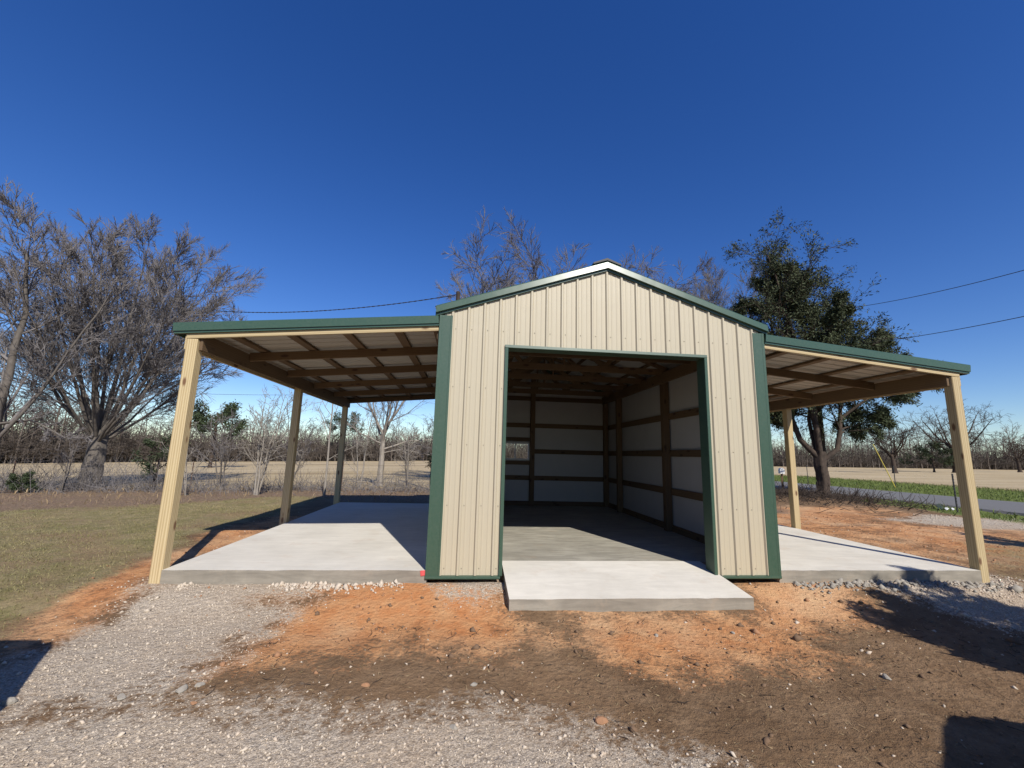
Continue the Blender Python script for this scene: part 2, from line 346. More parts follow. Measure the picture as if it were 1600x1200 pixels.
def m_ground():
    t = NT('ground_soil'); v = t.coord()
    nb = t.noise(v, .55, 6, .62); nm = t.noise(v, 3.2, 6, .65); nf = t.noise(v, 24, 5, .7); nff = t.noise(v, 95, 3, .7)
    vo = t.n('ShaderNodeTexVoronoi'); vo.inputs['Scale'].default_value = 75; t.l(v, vo.inputs['Vector'])
    vo2 = t.n('ShaderNodeTexVoronoi'); vo2.inputs['Scale'].default_value = 17; t.l(v, vo2.inputs['Vector'])
    def r(f, a, b): return t.ramp(f, [(a, (0, 0, 0)), (b, (1, 1, 1))])
    jit = t.math('SUBTRACT', t.math('ADD', t.math('MULTIPLY', nm, 1.5), t.math('MULTIPLY', nf, 1.5)), 1.5)
    def mask(nm_, sharp=.16):
        a = t.n('ShaderNodeAttribute', attribute_name=nm_)
        s = t.math('ADD', a.outputs['Fac'], t.math('MULTIPLY', jit, t.math('MULTIPLY', t.math('MULTIPLY', a.outputs['Fac'], t.math('SUBTRACT', 1, a.outputs['Fac'])), 6.5)))
        return r(s, .5-sharp, .5+sharp)
    dirt = t.mix(r(nb, .35, .65), (.145, .088, .048, 1), (.24, .15, .084, 1))
    dirt = t.mix(t.math('MULTIPLY', r(nm, .42, .7), .6), dirt, (.30, .20, .12, 1))
    dirt = t.mix(t.math('MULTIPLY', r(nf, .5, .72), .55), dirt, (.075, .047, .028, 1))
    dirt = t.mix(t.math('MULTIPLY', r(nff, .6, .75), .5), dirt, (.40, .31, .20, 1))
    clay = t.mix(r(nm, .3, .7), (.49, .19, .068, 1), (.57, .32, .155, 1))
    clay = t.mix(t.math('MULTIPLY', r(nb, .45, .68), .65), clay, (.61, .43, .26, 1))
    clay = t.mix(t.math('MULTIPLY', r(nf, .52, .75), .55), clay, (.36, .165, .075, 1))
    grav = t.mix(vo.outputs['Color'], (.30, .27, .23, 1), (.52, .48, .42, 1))
    sep = t.n('ShaderNodeSeparateColor'); t.l(vo.outputs['Color'], sep.inputs[0])
    grav = t.mix(r(sep.outputs[0], .0, 1), (.42, .35, .27, 1), (.61, .525, .425, 1))
    grav = t.mix(r(vo.outputs['Distance'], .4, .95), grav, (.22, .18, .14, 1))
    grav = t.mix(t.math('MULTIPLY', r(nb, .4, .7), .45), grav, (.40, .27, .16, 1))
    lawn = t.mix(r(nm, .35, .65), (.185, .165, .068, 1), (.31, .245, .135, 1))
    lawn = t.mix(t.math('MULTIPLY', r(nf, .45, .7), .5), lawn, (.10, .085, .035, 1))
    lawn = t.mix(t.math('MULTIPLY', r(nb, .48, .66), .8), lawn, (.25, .165, .10, 1))
    lit = t.mix(r(nf, .38, .66), (.13, .085, .058, 1), (.29, .205, .145, 1))
    lit = t.mix(t.math('MULTIPLY', r(nm, .45, .65), .5), lit, (.20, .16, .08, 1))
    ver = t.mix(r(nm, .35, .65), (.085, .125, .028, 1), (.16, .17, .05, 1))
    vs = t.coord('Object', (.05, .35, 1)); nfl = t.noise(vs, 1, 5, .6)
    fld = t.mix(r(nfl, .35, .65), (.37, .285, .165, 1), (.48, .385, .245, 1))
    fld = t.mix(t.math('MULTIPLY', r(nm, .4, .7), .35), fld, (.25, .19, .10, 1))
    c = dirt
    for nm_, cc, sh in (('clay', clay, .3), ('gravel', grav, .28), ('lawn', lawn, .3), ('litter', lit, .3), ('verge', ver, .25), ('field', fld, .3)):
        c = t.mix(mask(nm_, sh), c, cc)
    h = t.math('ADD', t.math('ADD', t.math('MULTIPLY', nf, 1.2), t.math('MULTIPLY', nff, .5)), t.math('MULTIPLY', vo2.outputs['Distance'], .5))
    t.bump(h, .75, .04)
    return t.done(c, .95, spec=.15)
MT['ground'] = m_ground()
link('ground', gme, 'ground', kind='structure', smooth=True)
# road along the property, running away to the right
def m_asphalt():
    t = NT('asphalt'); v = t.coord(); n = t.noise(v, 60, 4, .7); b = t.noise(v, .5, 4)
    c = t.mix(n, (.085, .083, .082, 1), (.15, .145, .14, 1)); c = t.mix(t.math('MULTIPLY', b, .4), c, (.19, .18, .165, 1))
    t.bump(n, .3, .01); return t.done(c, .85)
MT['asphalt'] = m_asphalt()
ry = np.concatenate([np.arange(-60, 60, 1.), np.arange(60, 420, 12.)]); rv, rf = [], []
for i, y in enumerate(ry):
    cxr = 20.3+.00*y
    for j, (dx, dz) in enumerate(((-3.25, -.12), (-3.05, .045), (-1.5, .075), (0, .09), (1.5, .075), (3.05, .045), (3.25, -.12))):
        x = cxr+dx+.06*math.sin(y*1.3+j)*(j in (0, 1, 5, 6)); rv.append((x, y, tzf(20.3, y)+dz))
for i in range(len(ry)-1):
    for j in range(6): a = i*7+j; rf.append((a, a+1, a+8, a+7))
link('road', mesh_py('road', rv, rf), 'asphalt', kind='structure')

# ------------------------------------------------------------------ concrete
HW, D, XO = 2.44, 7.315, 5.66
def slab(name, x0, x1, y0, y1, z0, top, edge, ztop=0, zfront=None, n=14):
    """slab with a slightly uneven arris; top face material 0, sides material 1"""
    bm = bmesh.new(); zf = ztop if zfront is None else zfront
    nx_, ny_ = max(2, int((x1-x0)/.12)), max(2, int((y1-y0)/.25)); g = []
    for j in range(ny_+1):
        row = []
        for i in range(nx_+1):
            x = x0+(x1-x0)*i/nx_; y = y0+(y1-y0)*j/ny_; z = zf+(ztop-zf)*j/ny_
            e = (j == 0)*1.0
            z += -.006*e*(random.random())**2; yy = y+e*random.uniform(-.004, .006)
            row.append(bm.verts.new((x, yy, z)))
        g.append(row)
    for j in range(ny_):
        for i in range(nx_): bm.faces.new((g[j][i], g[j][i+1], g[j+1][i+1], g[j+1][i])).material_index = 0
    rim = g[0]+[g[j][-1] for j in range(1, ny_+1)]+g[-1][-2::-1]+[g[j][0] for j in range(ny_-1, 0, -1)]
    low = [bm.verts.new((v.co.x, v.co.y, z0)) for v in rim]
    for i in range(len(rim)):
        k = (i+1) % len(rim); bm.faces.new((rim[i], low[i], low[k], rim[k])).material_index = 1
    me = bpy.data.meshes.new(name); bm.normal_update(); bm.to_mesh(me); bm.free()
    me.materials.append(MT[top]); me.materials.append(MT[edge])
    return link(name, me, kind='structure')
slab('pavement_left', -XO, -HW-.012, -.01, D, -.45, 'conc', 'concedge')
slab('pavement_right', HW+.012, XO, -.01, D, -.45, 'conc', 'concedge')
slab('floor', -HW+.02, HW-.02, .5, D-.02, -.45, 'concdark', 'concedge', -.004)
slab('ramp', -1.44, 1.56, -.72, .496, -.5, 'conc', 'concedge', 0, -.135)

# ------------------------------------------------------------------ the shed
shed = thing('metal_shed', (0, 0, 0), 'cream metal shed with green trim, open doorway and a wood-framed lean-to each side', 'shed')
BAY = .2286
def profile(u0, u1):
    us = []
    k = math.floor(u0/BAY)-1
    while k*BAY < u1+BAY:
        c = k*BAY
        us += [(c-.027, 0), (c-.011, .024), (c+.011, .024), (c+.027, 0)]
        for m_ in (c+.076, c+.152): us += [(m_-.014, 0), (m_-.006, .003), (m_+.006, .003), (m_+.014, 0)]
        k += 1
    def hgt(u):
        for (a, ha), (b, hb) in zip(us, us[1:]):
            if a <= u <= b: return ha+(hb-ha)*(u-a)/(b-a+1e-9)
        return 0
    out = [(u0, hgt(u0))]+[(u, h) for u, h in us if u0+.002 < u < u1-.002]+[(u1, hgt(u1))]
    return out
def panel(name, u0, u1, zb, zt, place, mats, parent=shed, th=.002):
    """ribbed sheet; zb, zt functions of u; place(u, h, z) -> xyz; outer material 0, inner 1"""
    pr = profile(u0, u1); n = len(pr); V, Fs = [], []
    for u, h in pr:
        V += [place(u, h, zb(u)), place(u, h, zt(u)), place(u, h-th, zb(u)), place(u, h-th, zt(u))]
    for i in range(n-1):
        a, b = i*4, i*4+4
        Fs += [(a, b, b+1, a+1), (a+2, a+3, b+3, b+2), (a+1, b+1, b+3, a+3), (a, a+2, b+2, b)]
    Fs += [(0, 1, 3, 2), (n*4-4, n*4-2, n*4-1, n*4-3)]
    me = mesh_py(name, V, Fs)
    for m_ in mats: me.materials.append(MT[m_])
    if len(mats) > 1:
        mi = np.zeros(len(me.polygons), np.int32)
        for i in range(n-1): mi[i*4+1] = 1
        me.polygons.foreach_set('material_index', mi)
    return link(name, me, None, parent)
ZB, ZD, SL = -.066, 3.034, .34
def ztop(x): return 4.30-SL*abs(x)
DL, DR = -1.485, 1.497
def screws(par, us, zs, place):
    parts = []
    for u in us:
        for z in zs:
            if callable(z): z = z(u)
            c = np.array(place(u, 0, z)); o = np.array(place(u, .006, z))-c
            V, F_ = tube_np(np.array([[c, c+o, c+o*1.02]]), np.array([[.0075, .007, .0005]]), 6); parts.append((V, F_))
    V, F_ = cat_np(parts); s = link('screw', mesh_np('screws', V, F_), 'steel', par, kind='stuff'); return s
front = lambda u, h, z: (u, -h, z)
for (a, b, zb, zt) in ((-2.40, DL, lambda u: ZB, ztop), (DR, 2.40, lambda u: ZB, ztop), (DL+.001, -.914, lambda u: ZD, ztop), (-.913, -.0005, lambda u: ZD, ztop), (.0005, .913, lambda u: ZD, ztop), (.914, DR-.001, lambda u: ZD, ztop)):
    p = panel('wall_panel', a, b, zb, zt, front, ('cream', 'galv'))
    us = [k*BAY+.05 for k in range(-11, 11) if a+.01 < k*BAY+.05 < b-.01]
    zs = ([.02, .82, 1.63, 2.43] if zb(0) < 0 else [])+[3.27]
    if us: screws(p, us, zs, front)
side_zt = lambda u: ztop(HW)+.125
for s in (-1, 1):
    for k in range(8):
        panel('wall_panel', k*.9144+.001, (k+1)*.9144-.001, lambda u: ZB, side_zt, (lambda s: lambda u, h, z: (s*(HW+h), u, z))(s), ('cream', 'galv'))
back = lambda u, h, z: (u, D+h, z)
for a, b, z0, z1 in ((-2.43, -1.83, ZB, None), (-1.829, -.951, ZB, None), (-.95, -.11, ZB, 1.38), (-.95, -.11, 1.87, None), (-.109, .914, ZB, None), (.915, 1.83, ZB, None), (1.831, 2.43, ZB, None)):
    panel('wall_panel', a, b, (lambda z: lambda u: z)(z0), ztop if z1 is None else (lambda z: lambda u: z)(z1), back, ('cream', 'galv'))
# window in the back wall
wf = mesh_py('window', sum([box_verts(a, b) for a, b in (((-.97, D-.05, 1.36), (-.93, D+.045, 1.89)), ((-.13, D-.05, 1.36), (-.09, D+.045, 1.89)), ((-.929, D-.05, 1.36), (-.131, D+.045, 1.40)), ((-.929, D-.05, 1.85), (-.131, D+.045, 1.89)), ((-.545, D-.03, 1.401), (-.515, D+.03, 1.849)))], []),
             [tuple(i+8*k for i in f) for k in range(5) for f in BOXF])
wo = link('window', wf, 'white', shed)
for a, b in ((-.928, -.546), (-.514, -.132)): box('pane', (a, D-.006, 1.402), (b, D+.002, 1.848), 'glass', wo, 0)
# extruded trims: section polygon (closed) swept along a straight line
def extrude(name, sec, p0, p1, ax, ay, mat, parent=shed):
    p0, p1, ax, ay = map(np.array, (p0, p1, ax, ay)); n = len(sec)
    V = [p+ax*a+ay*b for p in (p0, p1) for a, b in sec]
    Fs = [(i, (i+1) % n, n+(i+1) % n, n+i) for i in range(n)]+[tuple(range(n))[::-1], tuple(range(n, 2*n))]
    me = mesh_py(name, V, Fs); bm = bmesh.new(); bm.from_mesh(me); bmesh.ops.recalc_face_normals(bm, faces=bm.faces); bm.to_mesh(me); bm.free()
    return link(name, me, mat, parent)
for s in (-1, 1):
    # corner: L with hemmed edge, front leg .15 wide
    sec = [(-.155, .006), (-.155, .026), (-.148, .030), (-.13, .030), (-.125, .027), (-.012, .027), (-.004, .031), (.03, .031), (.03, -.13), (.024, -.13), (.024, .006)]
    extrude('corner_trim', [(s*a, b) for a, b in sec], (s*HW, 0, ZB-.01), (s*HW, 0, ztop(HW)-.015), (1., 0, 0), (0, -1., 0), 'green')
    # rake: face board, drip lip, top flange
    d = np.array([s*1., 0, -SL]); d /= np.linalg.norm(d); up = np.array([s*SL, 0, 1.]); up /= np.linalg.norm(up)
    e = np.array([s*2.525, 0, ztop(2.525)])
    sec = [(.0, .0), (.035, .0), (.035, .028), (.072, .034), (.060, .12), (.050, .134), (.0, .150), (-.16, .150), (-.16, .144), (.0, .1)]
    extrude('rake_trim', [(a, b*1.08) for a, b in sec], (0, 0, 4.30), e, (0, -1., 0), (0, 0, 1.), 'greentrim')
    sec = [(0, 0), (.035, 0), (.035, .03), (.055, .034), (.06, .12), (.05, .135), (-.14, .148), (-.14, .14), (0, .12)]
    extrude('rake_trim', [(a, b*1.06) for a, b in sec], (0, D+.02, 4.30), (e[0], D+.02, e[2]), (0, 1., 0), (0, 0, 1.), 'greentrim')
    # eave trim along the sides
    box('eave_trim', (min(s*2.50, s*2.535), .0, ztop(2.5)-.06), (max(s*2.50, s*2.535), D, ztop(2.5)+.07), 'green', shed)
# door casing: jambs and header wrap the opening (deep return inside)
for s, x in ((-1, DL), (1, DR)):
    sec = [(-.006, .026), (.028, .026), (.028, .004), (.034, .004), (.034, .03), (-.006, .034), (-.012, .03), (-.012, -.19), (-.006, -.19)]
    extrude('door_jamb', [(s*a, b) for a, b in sec], (x, 0, ZB+.0), (x, 0, ZD-.013), (1., 0, 0), (0, -1., 0), 'green')
sec = [(.026, .006), (.026, .028), (.004, .028), (.004, .034), (.03, .034), (.034, -.006), (.03, -.012), (-.19, -.012), (-.19, .004)]
extrude('door_header', [(a, b) for a, b in sec], (DL-.035, 0, ZD), (DR+.035, 0, ZD), (0, -1., 0), (0, 0, 1.), 'green')
for a, b in ((-2.47, DL-.012), (DR+.012, 2.47)):
    extrude('base_trim', [(0, 0), (.036, -.006), (.038, -.03), (.03, -.042), (0, -.042)], (a, 0, ZB-.001), (b, 0, ZB-.001), (0, -1., 0), (0, 0, 1.), 'green')
# ridge
for s in (-1, 1):
    d = np.array([s*1., 0, -SL]); d /= np.linalg.norm(d); up = np.array([s*SL, 0, 1.]); up /= np.linalg.norm(up)
    p = np.array([0, 0, 4.462]); n_ = np.array([0, 0, 1.])
    V = [p+n_*.004, p+d*.23+n_*.004, p+d*.23+n_*.03, p+n_*.04]
    V = [v+np.array([0, y, 0]) for y in (-.05, D+.06) for v in V]
    link('ridge_cap', mesh_py('ridge_cap', V, [(0, 1, 2, 3), (7, 6, 5, 4), (0, 4, 5, 1), (1, 5, 6, 2), (2, 6, 7, 3)]), 'darksteel', shed)
# roof sheets: ribs run down the slope
def roof_sheets(xa, za, xb, zb_, y0, n, mats):
    dx, dz = xb-xa, zb_-za; L = math.hypot(dx, dz); ux, uz = dx/L, dz/L; nx_, nz_ = -uz*np.sign(dx), abs(ux)
    pl = lambda u, h, z: (xa+ux*z+nx_*h, u, za+uz*z+nz_*h)
    for k in range(n):
        panel('roof_panel', y0+k*.9144+.0006, y0+(k+1)*.9144-.0006, lambda u: 0, lambda u: L, pl, mats)
for s in (-1, 1):
    roof_sheets(s*.0005, 4.43, s*2.54, 4.43-SL*2.53, .0, 8, ('green', 'galv'))
# lean-to roof plane: underside of purlins
def pz(x): return 3.04+.09*(5.62-abs(x))
for s in (-1, 1):
    roof_sheets(s*(HW+.03), pz(HW+.03)+.044, s*5.93, pz(5.93)+.044, .0, 8, ('green', 'galv'))
    d = np.array([s*1., 0, -.09]); d /= np.linalg.norm(d); up = np.array([s*.09, 0, 1.]); up /= np.linalg.norm(up)
    a = np.array([s*(HW+.036), 0, pz(HW+.036)]); b = np.array([s*5.95, 0, pz(5.95)])
    sec = [(.0, -.03), (.042, -.03), (.042, -.005), (.060, .0), (.064, .105), (.055, .115), (-.15, .115), (-.15, .108), (.0, .1)]
    extrude('fascia_trim', sec, a, b, (0, -1., 0), up, 'greentrim')
    extrude('fascia_trim', [(0, -.03), (.05, -.03), (.055, .105), (-.12, .115), (-.12, .105), (0, .1)], a+np.array([0, D+.02, 0]), b+np.array([0, D+.02, 0]), (0, 1., 0), up, 'green')
    box('eave_trim', (min(s*5.94, s*5.965), 0, pz(5.94)-.035), (max(s*5.94, s*5.965), D, pz(5.94)+.1), 'green', shed)
    # front and back header boards under the fascia
    for y in (.005, D-.02):
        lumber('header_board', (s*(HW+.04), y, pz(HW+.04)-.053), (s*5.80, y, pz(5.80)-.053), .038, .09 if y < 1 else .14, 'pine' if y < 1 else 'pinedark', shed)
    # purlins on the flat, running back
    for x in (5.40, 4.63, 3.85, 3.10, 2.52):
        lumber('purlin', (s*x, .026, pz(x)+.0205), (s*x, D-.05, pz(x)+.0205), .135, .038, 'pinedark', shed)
    # rafters under the purlins
    for k in range(4):
        y = 1.26+1.463*k
        lumber('rafter', (s*(HW+.03), y, pz(HW+.03)-.072), (s*5.605, y, pz(5.605)-.072), .04, .14, 'pinedark', shed)
    # outer beam: two planks
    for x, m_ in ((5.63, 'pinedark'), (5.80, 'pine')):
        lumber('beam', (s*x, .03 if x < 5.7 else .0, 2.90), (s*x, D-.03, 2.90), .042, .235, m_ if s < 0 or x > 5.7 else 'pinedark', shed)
    # ledger on the shed wall
    lumber('ledger', (s*(HW+.042), .03, 3.2), (s*(HW+.042), D-.03, 3.2), .036, .18, 'pinedark', shed)
    for y in (.06, 3.66, 7.22):
        lumber('post', (s*5.727, y, -.6), (s*5.727, y, 2.935 if y > 1 else 2.93), .142, .142, 'pine', shed, (0, 1, 0), .008)
    # blocks between purlin and beam
# inner frame
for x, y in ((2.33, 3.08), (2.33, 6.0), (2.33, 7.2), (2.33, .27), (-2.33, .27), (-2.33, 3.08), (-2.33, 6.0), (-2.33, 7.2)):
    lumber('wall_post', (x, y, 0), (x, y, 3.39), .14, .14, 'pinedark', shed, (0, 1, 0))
lumber('wall_post', (-.015, 7.2, 0), (-.015, 7.2, 3.9), .14, .14, 'pinedark', shed, (0, 1, 0))
for s in (-1, 1):
    for z in (.06, .82, 1.63, 2.43):
        lumber('girt', (s*2.40, .2, z), (s*2.40, D-.04, z), .04, .14, 'pinedark', shed)
    lumber('header_beam', (s*2.235, .2, 3.275), (s*2.235, D-.12, 3.275), .05, .235, 'pinedark', shed)
    for x0, sg in ((.35, 1), (.95, 1), (1.55, 1), (2.1, 1)):
        zz = 4.43-SL*x0-.07
        lumber('roof_purlin', (s*x0, .1, zz), (s*x0, D-.05, zz), .09, .04, 'pinedark', shed)
for z in (.06, .82, 1.63, 2.43, 3.28):
    for a, b in (((-2.35, -.96), (-.08, 2.35)) if z == 1.63 else ((-2.35, 2.35),)):
        lumber('girt', (a, 7.285, z), (b, 7.285, z), .04, .14, 'pinedark', shed)
lumber('girt', (-.96, 7.285, 1.99), (-.09, 7.285, 1.99), .04, .12, 'pinedark', shed)
lumber('girt', (-.96, 7.285, 1.27), (-.09, 7.285, 1.27), .04, .12, 'pinedark', shed)
for y in (.16,):
    lumber('door_frame', (DL-.09, y, 0), (DL-.09, y, 3.2), .14, .14, 'pinedark', shed, (0, 1, 0))
    lumber('door_frame', (DR+.09, y, 0), (DR+.09, y, 3.2), .14, .14, 'pinedark', shed, (0, 1, 0))
    lumber('door_frame', (DL-.1, y, 3.15), (DR+.1, y, 3.15), .1, .22, 'pinedark', shed)
for y in (1.7, 2.9, 4.1, 5.3, 6.5):
    tr = lumber('truss', (-2.28, y, 3.40), (2.28, y, 3.40), .04, .14, 'pinedark', shed)
    def web(a, b):
        o = lumber('web', (a[0], y+.041, a[1]), (b[0], y+.041, b[1]), .04, .09, 'pinedark', shed, (0, 1, 0)) if False else lumber('web', (a[0], y, a[1]), (b[0], y, b[1]), .038, .09, 'pinedark', shed)
        mw = o.matrix_world.copy(); o.parent = tr; o.matrix_parent_inverse = tr.matrix_world.inverted(); o.matrix_world = mw
    for s in (-1, 1):
        web((s*2.35, 3.45), (0, 4.24)); web((s*.9, 3.45), (s*1.25, 3.84)); web((s*.88, 3.45), (s*.03, 4.18))
    web((0, 3.45), (0, 4.2))
# white film behind girts and under the roof sheets
def film(V, F_, nsub=5):
    me = mesh_py('vapour_barrier', V, F_); bm = bmesh.new(); bm.from_mesh(me)
    bmesh.ops.subdivide_edges(bm, edges=bm.edges[:], cuts=nsub*4, use_grid_fill=True)
    for v in bm.verts:
        x, y, z = v.co; o = .006*(wob(np.array(y*1.4+x), np.array(z*1.1), 2.2, 4, 2))
        if abs(v.normal.x) > .7: v.co.x += float(o)
        elif abs(v.normal.y) > .7: v.co.y += float(o)
    bm.to_mesh(me); bm.free(); return link('vapour_barrier', me, 'film', shed, smooth=True)
film([(2.428, .03, 0), (2.428, D-.02, 0), (2.428, D-.02, 3.575), (2.428, .03, 3.575)], [(0, 1, 2, 3)])
film([(-2.428, .03, 0), (-2.428, D-.02, 0), (-2.428, D-.02, 3.575), (-2.428, .03, 3.575)], [(0, 3, 2, 1)])
yb = D-.008
film([(-2.42, yb, 0), (-.98, yb, 0), (-.98, yb, 3.45), (-2.42, yb, 3.45)], [(0, 1, 2, 3)])
film([(-.08, yb, 0), (2.42, yb, 0), (2.42, yb, 3.45), (-.08, yb, 3.45)], [(0, 1, 2, 3)])
film([(-.98, yb, 0), (-.08, yb, 0), (-.08, yb, 1.35), (-.98, yb, 1.35)], [(0, 1, 2, 3)])
film([(-.98, yb, 1.9), (-.08, yb, 1.9), (-.08, yb, 3.45), (-.98, yb, 3.45)], [(0, 1, 2, 3)])
for s in (-1, 1):
    film([(0, .06, 4.39), (s*2.46, .06, 4.385-SL*2.44), (s*2.46, D-.05, 4.385-SL*2.44), (0, D-.05, 4.39)], [(0, 1, 2, 3)])

# ------------------------------------------------------------------ trees
def unit(v): return v/(np.linalg.norm(v, axis=-1, keepdims=True)+1e-9)
def shoots(r, P0, D0, L, R0, k, jit, upw, taper=.35):
    n = len(P0); P = np.empty((n, k+1, 3)); P[:, 0] = P0; d = unit(D0)
    for i in range(k):
        d = unit(d+r.normal(0, jit, (n, 3))+np.array([0, 0, upw])); P[:, i+1] = P[:, i]+d*(L/k)[:, None]
    Rr = R0[:, None]*np.linspace(1, taper, k+1)[None]
    return P, Rr
def kids(r, P, Rr, m, t0, t1, ang, asd, lr, rr, k, jit, upw, rmin, taper=.35, flat=0):
    n, kk, _ = P.shape; kk -= 1
    t = (np.arange(m)+r.uniform(0, 1, (n, m)))/m*(t1-t0)+t0
    s = np.clip(t*kk, 0, kk-1e-4); i = s.astype(int); f = (s-i)[..., None]; ii = np.arange(n)[:, None]
    A, B = P[ii, i], P[ii, i+1]; pos = A*(1-f)+B*f; T = unit(B-A); rad = (Rr[ii, i]*(1-f[..., 0])+Rr[ii, i+1]*f[..., 0])
    L = np.linalg.norm(np.diff(P, axis=1), axis=2).sum(1)
    rv = unit(r.normal(0, 1, (n, m, 3))); pe = unit(rv-(rv*T).sum(2, keepdims=True)*T)
    a = np.radians(r.normal(ang, asd, (n, m)))[..., None]
    d = np.cos(a)*T+np.sin(a)*pe
    ln = (L[:, None]*lr*(1.15-.55*t)*r.uniform(.65, 1.25, (n, m)))
    ra = np.maximum(rad*rr*r.uniform(.7, 1, (n, m)), rmin)
    return shoots(r, pos.reshape(-1, 3), d.reshape(-1, 3), ln.ravel(), ra.ravel(), k, jit, upw, taper)
def bare_tree(name, loc, limbs, spec, label, seed, trunk=None, bark='bark', twig='twig', cat='tree', group=None, rot=0, rmin=.006, extra=None):
    """limbs: list of (polyline, r0, r1); spec: levels of kids()"""
    r = np.random.default_rng(seed); o = thing(name, loc, label, cat, group); o.rotation_euler.z = rot
    def line(pl, r0, r1, n=9):
        pl = np.array(pl, float); s = np.r_[0, np.cumsum(np.linalg.norm(np.diff(pl, axis=0), axis=1))]; q_ = np.linspace(0, s[-1], n)
        Pq = np.stack([np.interp(q_, s, pl[:, i]) for i in range(3)], 1); Pq[1:-1] += r.normal(0, .012*s[-1]/n*3, (n-2, 3)); return Pq, np.linspace(r0, r1, n)
    if trunk:
        Pt, Rt = line(trunk[0], trunk[1], trunk[2], 22); Rt[0] *= 1.5; Rt[1] *= 1.25; Rt[2] *= 1.1
        V, F_ = tube_np(Pt[None], Rt[None], 18); rid = np.tile(1+.09*np.sin(np.arange(18)*2.09+r.uniform(0, 6))+r.normal(0, .05, 18), 22)*(1+r.normal(0, .035, len(V))); c_ = np.repeat(Pt, 18, 0); V = c_+(V-c_)*rid[:, None]
        link('trunk', mesh_np('trunk', V, F_), bark, o, smooth=True)
    A = [line(*l) for l in limbs]; P = np.stack([a[0] for a in A]); Rr = np.stack([a[1] for a in A])
    V, F_ = tube_np(P, Rr, 8); link('limbs', mesh_np('limbs', V, F_), bark, o, smooth=True)
    parts = []; cur = (P, Rr); ends = []
    for i, sp in enumerate(spec):
        cur = kids(r, *cur, *sp[:-1], rmin=rmin*(1.6 if i < len(spec)-1 else 1)); parts.append(tube_np(*cur, sp[-1])); ends.append(cur)
    V, F_ = cat_np(parts); link('crown', mesh_np('crown', V, F_), twig, o)
    return o, ends
# kids spec: m, t0, t1, angle, sd, length ratio, radius ratio, segments, jitter, upward, sides
def spec_big(a=8, b=8, c=6, d=3):
    return [(a, .2, 1, 34, 11, .50, .6, 5, .07, .06, 5), (b, .15, 1, 36, 12, .46, .55, 4, .075, .07, 4), (c, .12, 1, 36, 14, .52, .6, 3, .08, .07, 3), (d, .1, 1, 32, 15, .65, .7, 2, .08, .06, 3)]
def place(px, py, r): p = at_r(px, py, r); return (p[0], p[1], tzf(p[0], p[1])-.12)
def up_limbs(r, n, base_h, L, spread, r0, lean=(0, 0)):
    out = []
    for i in range(n):
        a = i*2.4+r.uniform(-.4, .4); h = base_h*(.72+.4*i/n); sp = spread*r.uniform(.55, 1.1)*(1 if i else .15); LL = L*r.uniform(.8, 1.08)
        p0 = np.array([lean[0]*h, lean[1]*h, h]); d0 = np.array([math.cos(a)*sp, math.sin(a)*sp, 1.]); d0 /= np.linalg.norm(d0)
        m_ = p0+d0*LL*.45+np.array([lean[0], lean[1], 0])*LL*.2; e = m_+unit(d0*np.array([.75, .75, 1.1])+np.array([0, 0, .12]))*LL*.55
        out.append(([p0, m_, e], r0*r.uniform(.7, 1), r0*.16))
    return out
def vase(r, n, base, H, W, r0, drop=.5):
    out = []
    for i in range(n):
        q_ = math.sqrt((i+.4)/n); a = i*2.39996+r.uniform(-.2, .2); k = r.uniform(.93, 1.03)
        p0 = np.array([.08*math.cos(a), .08*math.sin(a), base*(1.08-.3*q_)]); e = np.array([W*q_*math.cos(a), W*q_*math.sin(a), base+(H-base)*(1-drop*q_*q_)])*np.array([k, k, k])
        h = e-p0; m1 = p0+h*np.array([.30, .30, .22]); m2 = p0+h*np.array([.66, .66, .58])
        out.append(([p0, m1, m2, e], r0*r.uniform(.6, 1)*(1.1-.3*q_), .012))
    return out
SPV = [(12, .2, 1, 30, 9, .33, .55, 4, .05, .05, 4), (8, .15, 1, 32, 10, .46, .55, 3, .06, .06, 3), (7, .12, 1, 30, 10, .6, .6, 2, .05, .05, 3), (3, .05, 1, 26, 10, .85, .7, 1, .05, .04, 3)]
r0 = np.random.default_rng(3)
L_ = place(150, 700, 27.5)
bare_tree('bare_tree', L_, vase(r0, 20, 2.6, 12.8, 5.7, .11), SPV, 'large spreading bare tree with forked trunk left of the lean-to', 11, trunk=([(0, 0, 0), (.05, 0, 1.4), (0, .05, 2.7)], .40, .30), group='bare trees', rmin=.0085)
a0 = np.array([R_[0], R_[1], 0]); a0 /= np.linalg.norm(a0); b0 = np.array([-a0[1], a0[0], 0])
def cl(*ps): return [a0*p[0]+b0*p[1]+np.array([0, 0, p[2]]) for p in ps]
L_ = place(-92, 700, 26)
bare_tree('bare_tree', L_, [(cl((0, 0, .1), (.9, .2, .9), (1.5, .3, 2.2), (1.45, .3, 4.2), (1.7, .2, 6.5), (1.5, 0, 9.5)), .2, .05), (cl((1.35, .2, 1.7), (2.5, .3, 3.4), (3.5, .4, 5.6), (4.6, .5, 8.2)), .065, .02), (cl((.2, .1, .4), (-.6, .1, 3), (-1.4, .3, 8.5)), .17, .04), (cl((1.5, .3, 3.6), (.6, .2, 6.0), (.0, 0, 9)), .09, .03), (cl((1.5, .3, 2.8), (2.6, .4, 3.0), (4.0, .6, 2.3)), .05, .015)],
          [(9, .25, 1, 32, 10, .32, .55, 5, .06, .05, 4), (7, .15, 1, 33, 11, .42, .55, 4, .06, .05, 3), (5, .12, 1, 33, 12, .5, .6, 3, .07, .05, 3), (3, .1, 1, 30, 13, .65, .7, 2, .07, .05, 3)], 'leaning bare tree with a curved trunk at the left edge', 12, group='bare trees', rmin=.0085)
